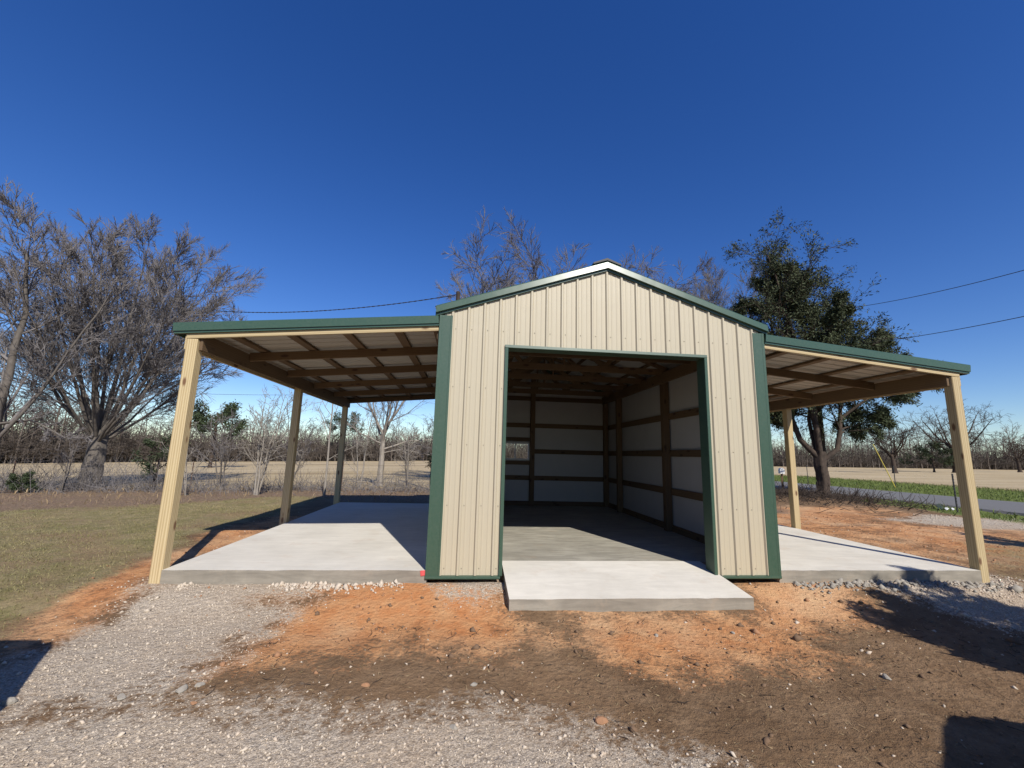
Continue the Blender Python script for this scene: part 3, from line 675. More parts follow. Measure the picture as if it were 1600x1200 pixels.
for px, rr, hh, wd, nl, sd, lb in ((862, 25, 11.0, 7.4, 36, 21, 'wide bare tree rising behind the shed roof and ridge'), (1105, 34, 14.6, 4.2, 10, 23, 'sparse bare tree between the shed roof and the evergreen')):
    L_ = place(px, 690, rr); rs = np.random.default_rng(sd)
    bare_tree('bare_tree', L_, vase(rs, nl, 3.4, hh, wd, .10, .1), [(9, .42, 1, 50, 12, .36)+SPV[0][6:] if nl > 20 else SPV[0], (8, .2, 1, 40, 12)+SPV[1][5:] if nl > 20 else SPV[1], (6,)+SPV[2][1:], SPV[3]], lb, sd, trunk=([(0, 0, 0), (0, .1, 3.5)], .34, .25), group='bare trees', rmin=.0085)
# trees seen below the left lean-to roof
L_ = place(597, 700, 22.5); rs = np.random.default_rng(31)
bare_tree('bare_tree', L_, up_limbs(rs, 6, 2.7, 4.2, .8, .075)+[([(0, 0, 1.9), (1.3, .2, 2.4), (2.9, .3, 2.5)], .05, .015), ([(0, 0, 1.7), (1.0, -.2, 1.95), (2.4, -.2, 1.7)], .035, .012), ([(0, 0, 2.2), (-1.2, .2, 2.7), (-2.2, .3, 3.4)], .04, .012)], [(7, .15, 1, 42, 14, .5, .6, 4, .13, .05, 4), (7, .12, 1, 45, 16, .5, .6, 3, .15, .04, 3), (4, .15, 1, 42, 16, .6, .7, 2, .14, .03, 3)], 'bare tree with pale trunk framed under the left lean-to roof', 31, trunk=([(0, 0, 0), (.03, 0, 1.3), (0, .05, 2.9)], .15, .10), bark='palebark', group='bare trees')
def sapling(px, rr, h, seed, label, pale=True, n=1, spread=.2, m=9):
    rs = np.random.default_rng(seed); L_ = place(px, 720, rr); lm = []
    for i in range(n):
        a = rs.uniform(0, 6.28); s = spread*rs.uniform(.4, 1.2) if n > 1 else .04; hh = h*rs.uniform(.65, 1) if i else h
        lm.append(([(math.cos(a)*.06*i, math.sin(a)*.06*i, 0), (math.cos(a)*s*hh*.4, math.sin(a)*s*hh*.4, hh*.5), (math.cos(a)*s*hh*.8, math.sin(a)*s*hh*.8, hh)], .012+.007*h, .008))
    bare_tree('sapling', L_, lm, [(m, .25, .98, 45, 12, .36, .6, 4, .1, .06, 4), (6, .2, 1, 42, 14, .45, .6, 3, .12, .05, 3), (3, .2, 1, 42, 14, .55, .7, 2, .12, .03, 3)], label, seed, bark='palebark' if pale else 'bark', twig='palebark' if pale else 'twig', cat='sapling', group='saplings along the fence', rmin=.0055)
sapling(405, 18.8, 3.9, 41, 'many-stemmed bare sapling between the front and middle posts', True, 5, .25)
sapling(512, 17.5, 5.2, 42, 'slender straight pale sapling just right of the middle post', True, 1)
sapling(455, 20, 3.2, 43, 'low bare sapling partly behind the middle post', False, 3, .3)
sapling(565, 20.5, 4.0, 44, 'thin bare sapling just right of the back post', True, 2, .2)
sapling(300, 20, 2.6, 45, 'small pale sapling right of the front left post', True, 2, .3)
sapling(105, 25, 2.4, 46, 'small bare sapling left of the big forked trunk', False, 2, .25)
sapling(640, 21, 2.6, 47, 'low twiggy sapling beside the green corner trim', True, 3, .35)
sapling(350, 24, 3.6, 48, 'bare brown sapling behind the front left post', False, 4, .35)
# evergreen foliage
def sprays(r, P, size, n, spread, droop=-.15, dirs=None):
    """leaf sprays round points P"""
    m = len(P)*n; c = np.repeat(P, n, 0)+r.normal(0, spread, (m, 3)); d = unit(r.normal(0, .6, (m, 3))+np.array([0, 0, droop])+(0 if dirs is None else np.repeat(dirs, n, 0))); s = unit(np.cross(d, r.normal(0, 1, (m, 3))))
    L = size*r.uniform(.5, 1.3, (m, 1)); W = L*r.uniform(.2, .34, (m, 1))
    V = np.stack([c-d*L*.5, c+s*W*.5+d*L*.05, c+d*L*.5, c-s*W*.5-d*L*.05], 1).reshape(-1, 3)
    return V, np.arange(m*4).reshape(-1, 4)
def evergreen(name, loc, limbs, trunk, spec, leafmat, size, n, spread, label, seed, group=None, bark='redbark', lv=(-1,), cat='tree'):
    o, ends = bare_tree(name, loc, limbs, spec, label, seed, trunk=trunk, bark=bark, twig=bark, group=group, cat=cat, rmin=.008)
    r = np.random.default_rng(seed+1); pts = np.concatenate([ends[i][0][:, 1:].reshape(-1, 3) for i in lv])
    dr = unit(np.concatenate([np.diff(ends[i][0], axis=1).reshape(-1, 3) for i in lv])); V, F_ = sprays(r, pts, size, n, spread, dirs=dr); link('foliage', mesh_np('foliage', V, F_), leafmat, o)
    return o
L_ = place(1282, 720, 26.4); rs = np.random.default_rng(5)
climbs = [(cl((-.1, 0, 2.0), (-.9, .2, 3.0), (-1.3, .3, 5.2), (-1.7, .2, 8.2), (-2.0, .1, 10.8)), .15, .03), (cl((0, 0, 2.1), (-.4, -.3, 3.8), (-.9, -.4, 7.5), (-2.1, -.4, 12.6)), .15, .03), (cl((.05, 0, 2.1), (.2, .4, 3.8), (.4, .5, 7.2), (-.2, .4, 11.0)), .12, .03), (cl((.0, .2, 2.2), (.1, .7, 4), (1.0, 1.0, 7), (1.3, .9, 9.8)), .10, .03),
          (cl((.15, 0, 1.9), (1.0, 0, 2.6), (1.25, .1, 4.2), (1.7, .2, 6.6), (2.3, .2, 8.6)), .13, .03), (cl((1.2, .1, 3.9), (2.5, -.3, 5.0), (4.4, -.4, 5.6), (5.3, -.3, 5.7)), .08, .02), (cl((.4, .3, 4.6), (2.3, .6, 6.1), (4.6, .5, 7.1)), .07, .02), (cl((-.9, .2, 3.2), (-2.2, -.2, 4.0), (-3.0, -.3, 4.8)), .06, .02), (cl((-1.2, .3, 5.0), (-2.4, .5, 6.5), (-3.3, .5, 8.0)), .06, .02), (cl((-1.5, .2, 7), (-2.6, .2, 8.6), (-3.1, .1, 9.8)), .05, .015), (cl((-1.4, -.4, 8.2), (-1.5, -.6, 10), (-1.2, -.5, 11.6)), .05, .015), (cl((-.6, .4, 8), (-1.0, .3, 9.8), (-1.7, .2, 11.8)), .05, .015), (cl((1.1, 0, 3.4), (2.5, .5, 3.8), (3.8, .6, 4.0)), .05, .015), (cl((1.7, .2, 6.3), (3.0, 0, 7.4), (4.0, 0, 8.0)), .05, .015), (cl((0, -.3, 4.4), (.2, -2, 5.6), (.3, -3, 6.3)), .06, .02), (cl((0, .3, 4.4), (0, 2, 5.6), (-.2, 3, 7)), .06, .02), (cl((-.6, -.4, 6), (-.2, -1.4, 8), (0, -2, 9.4)), .05, .015)]
evergreen('cedar_tree', L_, climbs, (cl((0, 0, 0), (.06, 0, 1.0), (-.03, 0, 1.6), (0, 0, 2.3)), .27, .25), [(17, .2, 1, 54, 14, .36, .5, 4, .10, .04, 4), (8, .15, 1, 46, 14, .48, .55, 3, .12, .03, 3), (6, .1, 1, 42, 14, .6, .6, 2, .12, .0, 3)], 'cedarleaf', .15, 6, .08, 'tall dark evergreen with several trunks beside the road', 51, lv=(-1, -2))
# pines and dark shrubs far off
def small_evergreen(px, py, rr, h, wd, seed, label, name='pine_tree', base=.35, mat='pineleaf', size=.5, group='evergreens on the far side of the field', cat='tree'):
    p = at_r(px, py, rr); loc = (p[0], p[1], tzf(p[0], p[1])-.1); r = np.random.default_rng(seed); lm = []
    for i in range(9):
        a = i*2.4; hh = h*(base+(1-base)*.75*i/9); w = wd*(.6+.4*r.random())*(1-.45*i/9)
        lm.append(([(0, 0, hh), (math.cos(a)*w*.6, math.sin(a)*w*.6, hh+.12*h), (math.cos(a)*w, math.sin(a)*w, hh+.18*h)], .05*h/6, .015))
    return evergreen(name, loc, lm, ([(0, 0, 0), (.1, 0, h*.5), (0, 0, h*.9)], .022*h, .008*h), [(6, .35, 1, 50, 15, .4, .5, 2, .15, .05, 3), (4, .2, 1, 45, 15, .5, .6, 2, .15, .03, 3)], mat, size, 7, size*.5, label, seed, group, cat=cat)
small_evergreen(332, 700, 62, 7.4, 3.9, 61, 'dark round-topped pine across the field just right of the front left post', base=.45)
small_evergreen(536, 700, 105, 10.5, 4.5, 62, 'dark pine across the field between the middle and back posts', base=.55)
small_evergreen(1457, 715, 118, 6.4, 4.6, 63, 'round dark evergreen across the field left of the right front post', base=.12)
small_evergreen(38, 735, 26, .95, .5, 64, 'low dark shrub by the fence at the left edge', 'shrub', .1, 'pineleaf', .10, 'shrubs along the fence', 'shrub')
small_evergreen(243, 735, 24, 2.7, 1.1, 65, 'dark vine-tangled shrub just left of the front left post', 'shrub', .12, 'pineleaf', .12, 'shrubs along the fence', 'shrub')
small_evergreen(690, 720, 30, 2.6, 1.3, 66, 'dark shrub half hidden by the green corner trim', 'shrub', .15, 'pineleaf', .16, 'shrubs along the fence', 'shrub')
# oaks on the right
for px, rr, h, wd, sd, lb in ((1397, 95, 9.2, 1.1, 71, 'dark leaning bare oak standing in the field right of the cedar'), (1494, 120, 15.0, 1.5, 72, 'broad bare oak behind the right front post'), (1592, 160, 10, 1.5, 73, 'low bare oak at the right edge of the field')):
    p = at_r(px, 725, rr); rs = np.random.default_rng(sd)
    lm = up_limbs(rs, 8, h*.3, h*.62, wd, h*.016)
    bare_tree('oak_tree', (p[0], p[1], tzf(p[0], p[1])-.1), lm, [(8, .2, 1, 48, 14, .5, .6, 4, .2, .03, 4), (7, .15, 1, 48, 16, .5, .6, 3, .2, .02, 3), (4, .15, 1, 45, 16, .55, .7, 2, .2, .02, 3)], lb, sd, trunk=([(0, 0, 0), (-.1, 0, h*.16), (-.25, 0, h*.36)], h*.038, h*.026), group='oaks in the far field', rmin=.018, bark='redbark', twig='redbark')
# far woods: one mass
def woods():
    r = np.random.default_rng(81); temps = []
    for i in range(6):
        P = np.array([[[0, 0, 0], [.1, 0, 2.5], [0, .1, 5.5], [.1, 0, 8.5]]]); Rr = np.array([[.14, .11, .07, .03]])
        a = kids(r, P, Rr, 12, .18, 1, 48, 14, .42, .6, 2, .14, .06, .04); b = kids(r, *a, 6, .15, 1, 45, 15, .5, .6, 1, .15, .04, .028); c = kids(r, *b, 2, .1, 1, 45, 15, .85, .7, 1, .1, .02, .03)
        temps.append(cat_np([tube_np(P, Rr, 4), tube_np(*a, 3), tube_np(*b, 3), tube_np(*c, 3)]))
    parts = []
    def put(x, y, s, sx):
        V, F_ = temps[r.integers(6)]; an = r.uniform(0, 6.28); ca, sa = math.cos(an), math.sin(an)
        W = np.stack([(V[:, 0]*ca-V[:, 1]*sa)*s*sx, (V[:, 0]*sa+V[:, 1]*ca)*s*sx, V[:, 2]*s], 1)+np.array([x, y, tzf(x, y)-.2]); parts.append((W, F_))
    for px in np.arange(-160, 1760, 12.):
        far = np.interp(px, [-160, 200, 600, 1240, 1300, 1600, 1760], [118, 126, 108, 150, 165, 235, 260])
        hh = np.interp(px, [-160, 100, 300, 450, 640, 1240, 1450, 1760], [11.5, 12.5, 9.5, 8.6, 8.8, 9, 11, 14])
        for row in range(2):
            rr = far+row*9+r.uniform(-3, 3); d = ray(px+r.uniform(-6, 6), 715); d = d/math.hypot(d[0], d[1]); x, y = CX+d[0]*rr, CY+d[1]*rr
            put(x, y, hh/8.5*r.uniform(.65, 1.12), 1.1)
        d = ray(px+r.uniform(-6, 6), 715); d = d/math.hypot(d[0], d[1])
        for _ in range(1): put(CX+d[0]*(far-3), CY+d[1]*(far-3), hh/8.5*r.uniform(.28, .5), 2.4)
    V, F_ = cat_np(parts)
    link('far_woods', mesh_np('far_woods', V, F_), 'farwood', label='grey brown bare woods along the far side of the field', cat='woods', kind='stuff')
    # undergrowth mass inside the wood edge: many short stems
    n = 26000; px = r.uniform(-160, 1760, n)
    far = np.interp(px, [-160, 200, 600, 1240, 1300, 1600, 1760], [118, 126, 108, 150, 165, 235, 260])+r.uniform(-2, 12, n)
    D_ = _f[None]+((px-800)/FPX)[:, None]*R_[None]-((715-600)/FPX)*U_[None]; D_ /= np.hypot(D_[:, 0], D_[:, 1])[:, None]
    X, Y = CX+D_[:, 0]*far, CY+D_[:, 1]*far; P0 = np.stack([X, Y, terrain(X, Y)-.1], 1)
    P, Rr = shoots(r, P0, r.normal(0, .35, (n, 3))+np.array([0, 0, 1]), r.uniform(2, 7.5, n), np.full(n, .07), 1, .2, .1, .4)
    V, F_ = tube_np(P, Rr, 3); link('undergrowth', mesh_np('undergrowth', V, F_), 'farwood', label='tangled bare undergrowth at the foot of the far woods', cat='undergrowth', kind='stuff')
woods()

# ------------------------------------------------------------------ fence, poles, mailbox
def tpost(px, py, rr, h, label, mat='rust'):
    p = at_r(px, py, rr); z = tzf(p[0], p[1]); o = thing('fence_post', (p[0], p[1], z), label, 'fence post', 'steel fence posts')
    V = [(-.022, 0, -.3), (.022, 0, -.3), (.022, .006, -.3), (.004, .006, -.3), (.004, .04, -.3), (-.004, .04, -.3), (-.004, .006, -.3), (-.022, .006, -.3)]
    V2 = V+[(a, b, h) for a, b, _ in V]; Fs = [(i, (i+1) % 8, 8+(i+1) % 8, 8+i) for i in range(8)]+[tuple(range(8))[::-1], tuple(range(8, 16))]
    link('stake', mesh_py('stake', V2, Fs), mat, o)
    parts = [tube_np(np.array([[(0, -.008, zz), (0, -.012, zz+.02)]]), np.array([[.012, .008]]), 5) for zz in np.arange(.15, h-.05, .11)]
    V, F_ = cat_np(parts); link('studs', mesh_np('studs', V, F_), mat, o, kind='stuff'); return np.array([p[0], p[1], z])
fp = [tpost(-260, 740, 30, 1.25, 'rusty steel fence post beyond the left edge of the lawn'), tpost(20, 740, 28.5, 1.25, 'rusty steel fence post at the left edge beside the low shrub'), tpost(137, 740, 28.6, 1.25, 'steel fence post touching the left side of the big trunk'),
      tpost(300, 740, 24, 1.2, 'steel fence post behind the front left post'), tpost(535, 740, 19.5, 1.2, 'steel fence post just left of the back post of the lean-to'), tpost(673, 740, 20, 1.2, 'steel fence post beside the green corner trim')]
fp.append(np.array([6., 15.2, tzf(6, 15.2)]))
strands = [[q_+np.array([0, -.02, h]) for q_ in fp] for h in (.35, .7, 1.08)]
wf_ = thing('wire_fence', tuple(fp[0]), 'thin barbed wire strands strung between the steel posts behind the lawn', 'fence')
for s_ in strands:
    pts = []
    for a, b in zip(s_, s_[1:]):
        for t_ in np.linspace(0, 1, 8)[:-1]: pts.append(a*(1-t_)+b*t_-np.array([0, 0, .1*t_*(1-t_)]))
    pts.append(s_[-1]); o = tube_obj('strand', [p-fp[0] for p in pts], .004, 'rust', wf_, 4)
tpost(1494, 780, 22.2, 1.35, 'black steel post in the grass left of the right front post', 'darksteel')
tpost(1398, 745, 40, 1.5, 'thin steel post across the road at the foot of the yellow guy guard', 'darksteel')
tpost(1262, 745, 41, 1.4, 'thin post across the road just right of the right middle lean-to post', 'darksteel')
# utility pole by the cedar, its guy and cables
pb = at_r(1289, 740, 29); pz0 = tzf(pb[0], pb[1])
up_ = thing('utility_pole', (pb[0], pb[1], pz0), 'dark wooden utility pole hidden behind the evergreen', 'utility pole')
tube_obj('pole', [(0, 0, -.5), (0, 0, 5), (0, 0, 10.6)], [.16, .14, .11], 'redbark', up_, 12)
box('crossarm', (-.06, -.8, 9.9), (.06, .8, 10.02), 'redbark', up_)
def cable(name, a, b, sag, rad, label, n=24, twist=0, cat='cable'):
    a, b = np.array(a), np.array(b); pts = [a*(1-t)+b*t-np.array([0, 0, 4*sag*t*(1-t)]) for t in np.linspace(0, 1, n)]
    o = thing(name, tuple(a), label, cat, 'overhead cables'); pts = np.array(pts)-a
    if not twist: tube_obj('strand', pts, rad, 'wire', o, 5)
    else:
        ph = np.linspace(0, twist*6.28, n)
        for k in range(2):
            off = np.stack([np.zeros(n), np.cos(ph+k*math.pi), np.sin(ph+k*math.pi)], 1)*rad*1.0; tube_obj('strand', pts+off, rad, 'wire', o, 5)
    return o
mast_top = at_y(716, 456, 11.5); mast_base = mast_top.copy(); mast_base[2] = tzf(mast_top[0], mast_top[1])
mo = thing('service_pole', tuple(mast_base), 'service pole behind the shed, only its brown tip above the roof', 'utility pole')
tube_obj('pole', [(0, 0, -.4), (0, 0, mast_top[2]-mast_base[2])], [.10, .085], 'redbark', mo, 10)
ca = at_y(692, 463, 11.5); cm = at_r(340, 486, 27); cb_ = at_r(-60, 472, 38)
cable('overhead_cable', mast_top-np.array([0, 0, .12]), cm, .35, .014, 'twisted overhead service cable running left from above the shed roof', 90, 26)
cable('overhead_cable', cm, cb_, .25, .013, 'twisted overhead service cable crossing in front of the big bare tree', 80, 22)
w1 = np.array([pb[0], pb[1]-.7, pz0+10.05]); d1 = at_r(1680, 400, 19)
cable('overhead_cable', w1, d1, .25, .012, 'upper of the two thin cables in the sky at right')
cable('overhead_cable', w1-np.array([0, -.2, 2.0]), at_r(1680, 477, 19), .22, .012, 'lower of the two thin cables in the sky at right')
cable('overhead_cable', at_r(300, 615, 60), at_r(640, 612, 62), .3, .02, 'faint far cable in the sky under the left lean-to')
ga, gb = at_r(1364, 694, 39), at_r(1398, 752, 40); gb[2] = tzf(gb[0], gb[1])
gg = thing('guy_guard', tuple(gb), 'yellow guard on a slanting guy wire across the road', 'guy wire'); tube_obj('guard', [(0, 0, 0), tuple(ga-gb)], .026, 'yellow', gg, 8); tube_obj('wire', [tuple(ga-gb), tuple((ga-gb)*2.4)], .008, 'wire', gg, 5)
# mailbox
mp_ = at_r(1221, 735, 28.5); mz = tzf(mp_[0], mp_[1])
mb = thing('mailbox', (mp_[0], mp_[1], mz), 'white mailbox on a post by the roadside behind the right middle post', 'mailbox'); mb.rotation_euler.z = -.5
box('stake', (-.05, -.05, -.2), (.05, .05, .98), 'pinedark', mb)
nb_ = 9; pr_ = [(-.11, 0), (.11, 0)]+[(.11*math.cos(a), .14+.11*math.sin(a)) for a in np.linspace(0, math.pi, nb_)]
V = [(x, y, 1.0+z*1.25) for y in (-.3, .3) for x, z in pr_]; n_ = len(pr_)
link('box', mesh_py('box', V, [(i, (i+1) % n_, n_+(i+1) % n_, n_+i) for i in range(n_)]+[tuple(range(n_))[::-1], tuple(range(n_, 2*n_))]), 'white', mb)
box('flag', (.115, -.1, 1.12), (.125, -.06, 1.36), 'red', mb, 0)
# white scrap by the black post
sp = ground_at(1478, 797); sc_ = thing('paper_scrap', (sp[0], sp[1], sp[2]), 'crumpled white scrap lying beside the black steel post', 'scrap')
bm = bmesh.new(); vs = [[bm.verts.new((.09*i-.3+.02*math.sin(j*3), .1*j-.12, .05+.05*math.sin(i*2.1+j*1.7)+(.14 if i == 0 else 0))) for i in range(7)] for j in range(3)]
for j in range(2):
    for i in range(6): bm.faces.new((vs[j][i], vs[j][i+1], vs[j+1][i+1], vs[j+1][i]))
me = bpy.data.meshes.new('sheet'); bm.to_mesh(me); bm.free(); link('sheet', me, 'white', sc_)
# red marking tape
for px, py, z, lb in ((662, 890, None, 'red marking tape stuck on the slab corner beside the green trim'), (1275, 917, 1, 'small red marking flag on the clay right of the ramp')):
    if z is None: loc = (-2.50, -.016, -.035); a, b = (-.03, -.004, -.035), (.04, 0, .03)
    else: g_ = ground_at(px, py); loc = tuple(g_); a, b = (-.03, -.03, -.002), (.03, .03, .012)
    o = thing('marking_tape', loc, lb, 'tape'); me = mesh_py('strip', box_verts(a, b), BOXF)
    for v in me.vertices: v.co.x += random.uniform(-.012, .012); v.co.z += random.uniform(-.008, .008)
    link('strip', me, 'red', o)

# ------------------------------------------------------------------ ground cover and stones
def scatter(n, x0, x1, y0, y1, key, r, thr=.5):
    X, Y = r.uniform(x0, x1, n), r.uniform(y0, y1, n); m_ = zones(X, Y)
    k = np.clip(m_[key], 0, 1) if isinstance(key, str) else key(m_)
    ok = k > r.uniform(0, 1, n)*.9+.1*thr
    ok &= ~((np.abs(X) < 5.8) & (Y > -.02) & (Y < 7.4)) & ~((X > -1.46) & (X < 1.58) & (Y > -.74) & (Y < .1))
    return X[ok], Y[ok]
OCT = np.array([(1, 0, 0), (0, 1, 0), (-1, 0, 0), (0, -1, 0), (0, 0, 1), (0, 0, -1.)]); OF = np.array([(0, 1, 4), (1, 2, 4), (2, 3, 4), (3, 0, 4), (1, 0, 5), (2, 1, 5), (3, 2, 5), (0, 3, 5)])
def pebbles(name, X, Y, s, mat, label, cat, r, sink=.25, flat=.6):
    n = len(X); V = OCT[None]*s[:, None, None]*r.uniform(.6, 1.25, (n, 6, 1)); V[..., 2] *= flat
    a = r.uniform(0, 6.28, n); ca, sa = np.cos(a)[:, None], np.sin(a)[:, None]
    x = V[..., 0]*ca-V[..., 1]*sa*.75; y = V[..., 0]*sa+V[..., 1]*ca*.75; tl = r.normal(0, .35, (n, 1)); z = V[..., 2]+tl*x
    W = np.stack([x+X[:, None], y+Y[:, None], z+terrain(X, Y)[:, None]+s[:, None]*flat*(1-2*sink)*.5], -1).reshape(-1, 3)
    F_ = (OF[None]+(np.arange(n)*6)[:, None, None]).reshape(-1, 3)
    return link(name, mesh_np(name, W, F_), mat, label=label, cat=cat, kind='stuff')
def m_pebble():
    t = NT('gravel_stone'); v = t.coord(); n = t.noise(v, 28, 2); n2 = t.noise(v, 1.2, 4)
    c = t.mix(t.ramp(n, [(.3, (0, 0, 0)), (.7, (1, 1, 1))]), (.38, .315, .245, 1), (.55, .475, .385, 1)); c = t.mix(t.math('MULTIPLY', t.ramp(n2, [(.5, (0, 0, 0)), (.7, (1, 1, 1))]), .4), c, (.42, .27, .17, 1))
    return t.done(c, .9)
MT['pebble'] = m_pebble()
r = np.random.default_rng(91)
X, Y = scatter(75000, -8, 3.4, -4.6, .3, 'gravel', r); pebbles('gravel', X, Y, r.gamma(1.3, .0034, len(X))+.002, 'pebble', 'grey crushed gravel spread in front of the left slab', 'gravel', r)
X, Y = scatter(26000, 2.3, 9, -2.4, .3, 'gravel', r); X2, Y2 = scatter(9000, 9, 17, 3, 8, 'gravel', r)
pebbles('gravel', np.r_[X, X2], np.r_[Y, Y2], r.gamma(1.6, .005, len(X)+len(X2))+.004, 'pebble', 'grey gravel along the right slab and the drive beyond', 'gravel', r)
X, Y = scatter(4500, -8, 9, -4.6, 7, lambda m_: .6*np.ones_like(m_['clay'])*(m_['lawn'] < .3), r); pebbles('scattered_stones', X, Y, r.gamma(1.6, .005, len(X))+.003, 'pebble', 'small loose stones scattered over the bare soil', 'stones', r)
X, Y = scatter(12000, -8, 12, -4.6, 8, 'clay', r); pebbles('clay_crumbs', X, Y, r.gamma(1.6, .007, len(X))+.004, 'orange', 'orange clay crumbs loose on the clay patches', 'clay', r, .3)
X, Y = scatter(2600, -5, 7, -4.4, 0, lambda m_: .7*(m_['gravel'] < .3), r); pebbles('soil_clods', X, Y, r.gamma(1.5, .007, len(X))+.003, 'soil', 'small clods of brown soil lying on the bare ground', 'soil', r, .3, .7)
n_ = 900; X = r.uniform(-5.4, -2.6, n_); X = X[(wob(X, X*.3, 3.1, 5, 6) > r.uniform(-.5, .6, n_))]; Y = -.03-np.abs(r.normal(0, .09, len(X)))
pebbles('concrete_rubble', X, Y, r.gamma(2, .008, len(X))+.004, 'pebble', 'pale spilled concrete rubble along the front of the left slab', 'rubble', r, .2, .75)
n_ = 500; X = r.uniform(2.6, 5.9, n_); Y = -.05-np.abs(r.normal(0, .12, n_)); pebbles('concrete_rubble', X, Y, r.gamma(2, .010, n_)+.006, 'stone', 'grey crumbled concrete and soil along the front of the right slab', 'rubble', r, .2, .75)
def blades(name, X, Y, h, wd, mat, label, cat, r, lean=.5, flat=0):
    n = len(X); P = np.stack([X, Y, terrain(X, Y)-.004], 1); a = r.uniform(0, 6.28, n); s = np.stack([np.cos(a), np.sin(a), np.zeros(n)], 1)*wd[:, None]*.5
    d = r.normal(0, lean, (n, 3)); d[:, 2] = 1-flat; d = unit(d)*h[:, None]; d[:, 2] = np.abs(d[:, 2])+.004
    V = np.stack([P-s, P+s, P+d*.6+s*.6, P+d*1.0+r.normal(0, .12, (n, 3))*h[:, None]], 1).reshape(-1, 3)
    V[:, 2] = np.maximum(V[:, 2], np.repeat(P[:, 2], 4)+.001)
    return link(name, mesh_np(name, V, np.arange(n*4).reshape(-1, 4)), mat, label=label, cat=cat, kind='stuff')
X, Y = scatter(190000, -19, -4.5, -4, 11, 'lawn', r); cl_ = wob(X, Y, 1.4, 6, 7)+.6*wob(X, Y, 6, 5, 2); ok = cl_ > r.uniform(-1.0, .7, len(X)); X, Y = X[ok], Y[ok]; blades('grass', X, Y, r.uniform(.015, .042, len(X)), r.uniform(.005, .010, len(X)), 'lawn', 'short half-dry lawn left of the shed', 'grass', r, .7)
X, Y = scatter(60000, -24, 9, 4, 16, 'litter', r); blades('leaf_litter', X, Y, r.uniform(.03, .075, len(X)), r.uniform(.025, .05, len(X)), 'brown', 'brown fallen leaves and dead stems below the trees behind the lawn', 'leaf litter', r, 2.2, .93)
X, Y = scatter(5000, -16, -4.5, -3, 10, lambda m_: .6*(m_['lawn'] > .5), r); blades('fallen_leaves', X, Y, r.uniform(.02, .05, len(X)), r.uniform(.02, .04, len(X)), 'brown', 'scattered brown leaves fallen on the lawn', 'leaves', r, 2.2, .95)
X, Y = scatter(5000, -24, 9, 8, 17, lambda m_: .5*((m_['litter'] > .4) | (m_['field'] > .3)), r); blades('dead_weeds', X, Y, r.uniform(.06, .24, len(X)), r.uniform(.003, .006, len(X)), 'straw', 'tall dead weeds along the wire fence', 'weeds', r, .35)
X, Y = scatter(26000, -6, 7, -4.6, 0, lambda m_: .8*(m_['gravel'] < .4)*(m_['clay'] < .6), r); blades('dry_grass', X, Y, r.uniform(.015, .06, len(X)), r.uniform(.002, .005, len(X)), 'straw', 'dry trampled grass stems on the bare brown soil', 'grass', r, 2.2, .8)
X, Y = scatter(70000, 6, 37, -3, 40, 'verge', r); ok = ~((X > 17) & (X < 23.6)); X, Y = X[ok], Y[ok]; blades('grass', X, Y, r.uniform(.05, .18, len(X)), r.uniform(.012, .03, len(X)), 'verge', 'green grass on the road verges at right', 'grass', r, .5)
# brush pile and twigs near the cedar
n_ = 3000; X, Y = r.normal(13.2, 1.5, n_), r.normal(12.2, 1.7, n_); P0 = np.stack([X, Y, terrain(X, Y)-.03], 1)
P, Rr = shoots(r, P0, r.normal(0, 1, (n_, 3))*np.array([1, 1, .35])+np.array([0, 0, .25]), r.uniform(.2, .9, n_), r.uniform(.006, .02, n_), 3, .25, 0, .4)
V, F_ = tube_np(P, Rr, 3); link('brush_pile', mesh_np('brush_pile', V, F_), 'redbark', label='dark tangled brush heaped at the foot of the evergreen', cat='brush', kind='stuff')
n_ = 4200; t_ = r.uniform(0, 1, n_); X = -25+t_*30; Y = np.interp(X, [-26, -18, -12, -7, -3, 5], [16.4, 14.4, 13.4, 13.2, 13.6, 14])+r.normal(0, .8, n_); P0 = np.stack([X, Y, terrain(X, Y)-.02], 1)
P, Rr = shoots(r, P0, r.normal(0, .7, (n_, 3))+np.array([0, 0, .8]), r.uniform(.3, 1.5, n_)*np.where(X < -14, 1.3, .8), r.uniform(.004, .011, n_), 4, .3, 0, .35)
V, F_ = tube_np(P, Rr, 3); link('brush', mesh_np('brush', V, F_), 'twig', label='bare tangled brush and vines along the fence line', cat='brush', kind='stuff')
n_ = 700; X, Y = r.uniform(-4, 4.5, n_), r.uniform(-4.2, -.9, n_); m_ = zones(X, Y); ok = m_['gravel'] < .4; X, Y = X[ok], Y[ok]; P0 = np.stack([X, Y, terrain(X, Y)+.004], 1)
P, Rr = shoots(r, P0, r.normal(0, 1, (len(X), 3))*np.array([1, 1, .08]), r.uniform(.03, .16, len(X)), r.uniform(.0015, .004, len(X)), 3, .3, 0, .5)
V, F_ = tube_np(P, Rr, 3); link('twigs', mesh_np('twigs', V, F_), 'redbark', label='small broken twigs lying on the brown soil', cat='twigs', kind='stuff')
